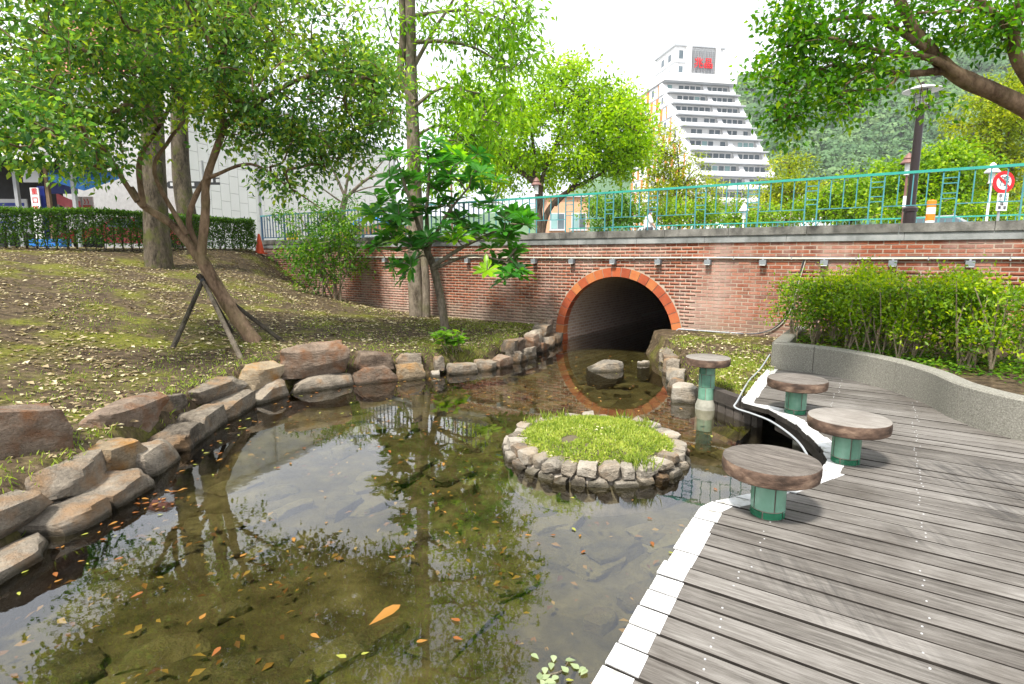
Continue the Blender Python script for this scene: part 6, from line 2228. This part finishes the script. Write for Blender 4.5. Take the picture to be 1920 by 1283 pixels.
c = np.array((*at(1745, 400, 14)[:2], 2.2)); H_ = at(1745, 377, 14)[2] - 2.2
bo = thing('bollard', 'orange and white striped flexible bollard behind the railing', 'bollard', c)
nb_ = 7
for i in range(nb_):
    lathe_part(c, [(.095, .05 + (H_ - .05) * i / nb_), (.095, .05 + (H_ - .05) * (i + 1) / nb_)] + ([(.06, H_ + .02), (.0001, H_ + .03)] if i == nb_ - 1 else []), 'band', M['orange'] if i % 2 == 0 else M['white_metal'], bo, 16)
lathe_part(c, [(.0001, .0), (.17, .0), (.17, .03), (.10, .05)], 'foot', M['tyre'], bo, 16)

c = np.array((*at(487, 470, 20.2)[:2], 0)); c[2] = float(bank_z(np.array([c[0]]), np.array([c[1]]))[0])
co = thing('traffic_cone', 'orange-red traffic cone standing at the end of the brick wall', 'cone', c)
lathe_part(c, [(.15, .03), (.035, .68), (.0001, .69)], 'cone', M['cone_red'], co)
MB().box((c[0], c[1], c[2] + .012), (.38, .38, .036)).build('foot', M['cone_red'], co)
# yellow plant pots and tub by the bar railing
for (u, dd, lab) in ((548, 21.5, 'small yellow tub behind the bar railing beside the bank shrub'), (640, 20.5, 'small yellow tub behind the bar railing left of the covered cart')):
    q = at(u, 440, dd)
    t = thing('yellow_tub', lab, 'tub', (q[0], q[1], 2.2))
    lathe_part((q[0], q[1], 2.2), [(.0001, 0), (.16, 0), (.21, .62), (.225, .63), (.225, .66), (.19, .66), (.18, .1), (.0001, .1)], 'tub', M['yellow'], t, 18)

# covered market cart behind the railing
d = 22.5
q = at(722, 440, d)
ct = thing('covered_cart', 'grey corrugated cart loaded with cartons under a blue tarpaulin', 'cart', (q[0], d, 2.2))
MB().box((q[0], d, 2.78), (2.6, 1.3, .06)).build('bed', M['white_metal'], ct)
for i in range(26):
    MB().box((q[0] - 1.25 + i * .1, d - .66, 2.50), (.07, .03, .52)).build('corrugation', M['corrugated'], ct)
for sxx in (-1.2, 1.2):
    for sy in (-.55, .55):
        MB().box((q[0] + sxx, d + sy, 2.48), (.06, .06, .56)).build('leg', M['grey_metal'], ct)
for i, (dx, w, h) in enumerate(((-.85, .7, .36), (-.1, .6, .42), (.6, .7, .34))):
    t = thing('carton', ('brown carton at the end of the covered cart near the bare tree', 'tallest brown carton in the middle of the covered cart', 'brown carton on the covered cart end near the arch')[i], 'carton', (q[0] + dx, d - .1, 2.812))
    MB().box((q[0] + dx, d - .1, 2.812 + h / 2), (w, .7, h)).build('box', M['carton'], t)
    MB().box((q[0] + dx, d - .1, 2.812 + h + .004), (w * .98, .07, .006)).build('tape', M['pvc'], t)
m = MB()
V, F = [], []
nx, ny = 16, 8
for i in range(nx + 1):
    for j in range(ny + 1):
        x = -1.25 + 1.6 * i / nx; y = -.55 + 1.1 * j / ny
        z = 3.30 + .20 * math.exp(-((x + .45) ** 2) * 5) + .04 * math.sin(x * 9 + y * 7)
        if j == 0 or i in (0, nx):
            z -= .12
        V.append((q[0] + x, d + y, z))
for i in range(nx):
    for j in range(ny):
        a = i * (ny + 1) + j
        F.append((a, a + 1, a + ny + 2, a + ny + 1))
m.add(V, F).build('tarpaulin', M['tarp'], ct, True)

# ------------------------------------------------------------------ parked cars glimpsed behind rail and hedge


def car(label, x, y, rz, paint):
    t = thing('parked_car', label, 'car', (x, y, 2.22))
    R = Matrix.Rotation(rz, 4, 'Z')

    def tr(p):
        v = R @ Vector(p)
        return (x + v.x, y + v.y, 2.22 + v.z)
    prof = [(-2.1, .35), (-2.15, .62), (-2.0, .85), (-1.15, .95), (-.55, 1.42), (.85, 1.46), (1.55, 1.02), (2.08, .92), (2.15, .60), (2.05, .33)]
    n = len(prof)
    V, F = [], []
    for yy, k in ((-.84, 1.0), (-.70, 1.0), (.70, 1.0), (.84, 1.0)):
        for px, pz in prof:
            top = pz > 1.0
            V.append(tr((px, yy * (0.84 if top else 1.0), pz if abs(yy) < .8 or not top else pz - .05)))
    for j in range(3):
        for i in range(n):
            F.append((j * n + i, j * n + (i + 1) % n, (j + 1) * n + (i + 1) % n, (j + 1) * n + i))
    F.append(tuple(range(n))); F.append(tuple(range(3 * n, 4 * n))[::-1])
    MB().add(V, F).build('body', paint, t, True)
    for sy in (-1, 1):
        MB().add([tr((px, sy * .815, pz)) for px, pz in ((-.95, .99), (-.5, 1.34), (.12, 1.38), (.12, .99))], [(0, 1, 2, 3)]).build('window', M['bld_glass'], t)
        MB().add([tr((px, sy * .815, pz)) for px, pz in ((.2, .99), (.2, 1.38), (.8, 1.38), (1.35, 1.02))], [(0, 1, 2, 3)]).build('window', M['bld_glass'], t)
        for px in (-1.3, 1.35):
            w = MB()
            V, F = [], []
            sd_ = 20
            for yy in (sy * .66, sy * .86):
                for i in range(sd_):
                    a = i * 2 * math.pi / sd_
                    V.append(tr((px + .32 * math.cos(a), yy, .32 + .32 * math.sin(a))))
            F = [(i, (i + 1) % sd_, sd_ + (i + 1) % sd_, sd_ + i) for i in range(sd_)] + [tuple(range(sd_)), tuple(range(sd_, 2 * sd_))[::-1]]
            w.add(V, F).build('wheel', M['tyre'], t)
    MB().add([tr((-1.10, -.66, .99)), tr((-1.10, .66, .99)), tr((-.60, .58, 1.41)), tr((-.60, -.58, 1.41))], [(0, 1, 2, 3)]).build('windscreen', M['bld_glass'], t)
    for sy in (-.6, .6):
        MB().box(tr((-2.1, sy, .72)), (.1, .3, .14), rz).build('headlight', M['glass_pale'], t)
        MB().box(tr((2.1, sy, .78)), (.1, .3, .14), rz).build('tail_light', M['red_paint'], t)
    return t


car('silver parked car behind the street railing beyond the dark lamp post', *at(1738, 440, 24.5)[:2], WALL_ROT, M['car_silver'])
car('red parked car seen through the stems of the long hedge', *at(232, 440, 25)[:2], 0.9, M['car_red'])
for (u, dd, lab) in ((105, 19.5, 'blue crate on the ground behind the long hedge below the stall'), (80, 19.8, 'blue crate behind the hedge at the foot of the white stall banner')):
    q = at(u, 440, dd)
    t = thing('blue_crate', lab, 'crate', (q[0], q[1], 2.22))
    for k in range(3):
        MB().box((q[0], q[1] - .22, 2.28 + k * .13), (.62, .03, .10)).build('slat', M['blue_paint'], t)
        MB().box((q[0], q[1] + .22, 2.28 + k * .13), (.62, .03, .10)).build('slat', M['blue_paint'], t)
        for sx_ in (-.3, .3):
            MB().box((q[0] + sx_, q[1], 2.28 + k * .13), (.03, .41, .10)).build('slat', M['blue_paint'], t)
    MB().box((q[0], q[1], 2.235), (.6, .42, .025)).build('floor', M['blue_paint'], t)

# ------------------------------------------------------------------ pedestrian walking along the far pavement
c = np.array((*at(1215, 440, 24.3)[:2], 2.22))
pd = thing('person', 'person in loose white shirt and face mask walking along the street', 'person', c)


def skin_mesh(verts, edges, radii, sub=2, root=0):
    me = bpy.data.meshes.new('body')
    me.from_pydata(verts, edges, [])
    o = bpy.data.objects.new('body_tmp', me); COL.objects.link(o)
    sk = o.modifiers.new('Skin', 'SKIN'); ss = o.modifiers.new('Sub', 'SUBSURF'); ss.levels = sub; ss.render_levels = sub
    for i, r in enumerate(radii):
        me.skin_vertices[0].data[i].radius = r if isinstance(r, tuple) else (r, r)
    me.skin_vertices[0].data[root].use_root = True
    dg = bpy.context.evaluated_depsgraph_get()
    out = bpy.data.meshes.new_from_object(o.evaluated_get(dg))
    bpy.data.objects.remove(o)
    for p in out.polygons:
        p.use_smooth = True
    return out


# facing +x (walking to the right), mid-stride
bv = [(0, 0, .92), (0, 0, 1.10), (0, 0, 1.32), (.01, 0, 1.44), (.03, 0, 1.52), (.05, 0, 1.62),
      (0, .10, .90), (.16, .10, .50), (.10, .10, .09), (.22, .10, .04), (0, -.10, .90), (-.06, -.10, .48), (-.30, -.10, .12), (-.20, -.10, .05),
      (0, .19, 1.38), (-.12, .22, 1.12), (-.04, .22, .88), (0, -.19, 1.38), (.12, -.22, 1.12), (.28, -.20, .94)]
be = [(0, 1), (1, 2), (2, 3), (3, 4), (4, 5), (0, 6), (6, 7), (7, 8), (8, 9), (0, 10), (10, 11), (11, 12), (12, 13), (3, 14), (14, 15), (15, 16), (3, 17), (17, 18), (18, 19)]
br_ = [(.15, .12), (.15, .12), (.17, .13), (.10, .09), .055, .085, .09, .065, .045, .04, .09, .065, .045, .04, .065, .048, .034, .065, .048, .034]
me = skin_mesh(bv, be, br_)
me.materials.append(M['skin'])
body = link('body', me, None, pd)
sv_ = [(0, 0, .78), (0, 0, 1.10), (0, 0, 1.34), (0, 0, 1.43), (0, .20, 1.37), (-.11, .23, 1.14), (0, -.20, 1.37), (.11, -.23, 1.14)]
me = skin_mesh(sv_, [(0, 1), (1, 2), (2, 3), (3, 4), (4, 5), (3, 6), (6, 7)], [(.20, .17), (.19, .16), (.19, .15), (.10, .10), .09, .085, .09, .085])
me.materials.append(M['cloth_white']); link('shirt', me, None, pd)
tv_ = [(0, 0, .92), (0, .10, .88), (.16, .10, .50), (.11, .10, .13), (0, -.10, .88), (-.06, -.10, .48), (-.29, -.10, .15)]
me = skin_mesh(tv_, [(0, 1), (1, 2), (2, 3), (0, 4), (4, 5), (5, 6)], [(.165, .14), .11, .085, .07, .11, .085, .07])
me.materials.append(M['cloth_grey']); link('trousers', me, None, pd)
MB().lathe((c[0] + .045, c[1], c[2]), [(.0001, 1.745), (.06, 1.735), (.098, 1.68), (.102, 1.63), (.095, 1.60)], 16).build('hair', M['hair'], pd, True)
MB().lathe((c[0] + .02, c[1], c[2]), [(.085, 1.60), (.075, 1.53)], 12, 0, math.pi * .6, math.pi * 1.4).build('hair', M['hair'], pd, True)
MB().lathe((c[0] + .07, c[1], c[2]), [(.06, 1.61), (.085, 1.58), (.08, 1.54), (.05, 1.52)], 12, 0, -math.pi * .45, math.pi * .45).build('face_mask', M['white_metal'], pd, True)
MB().lathe((c[0] + .145, c[1], c[2]), [(.0001, 1.625), (.014, 1.61), (.016, 1.60), (.0001, 1.59)], 8).build('nose', M['skin'], pd, True)
for sy in (-.04, .04):
    MB().box((c[0] + .128, c[1] + sy, c[2] + 1.645), (.012, .024, .010)).build('eye', M['hair'], pd)
for sy in (-.088, .088):
    MB().lathe((c[0] + .045, c[1] + sy, c[2]), [(.0001, 1.65), (.018, 1.635), (.018, 1.60), (.0001, 1.585)], 8).build('ear', M['skin'], pd, True)

# ------------------------------------------------------------------ moist summer air
hm = bpy.data.materials.new('haze air'); hm.use_nodes = True
hnt = hm.node_tree
for n in list(hnt.nodes):
    hnt.nodes.remove(n)
ho = hnt.nodes.new('ShaderNodeOutputMaterial'); hv = hnt.nodes.new('ShaderNodeVolumePrincipled')
hv.inputs['Color'].default_value = (0.93, 0.96, 1.0, 1); hv.inputs['Density'].default_value = 0.00022; hv.inputs['Anisotropy'].default_value = 0.2
hnt.links.new(hv.outputs[0], ho.inputs['Volume'])
hz = MB().box((0, 0, 110), (5200, 5200, 224)).build('haze', hm)
hz['kind'] = 'stuff'; hz['label'] = 'thin pale haze softening the far hillside'
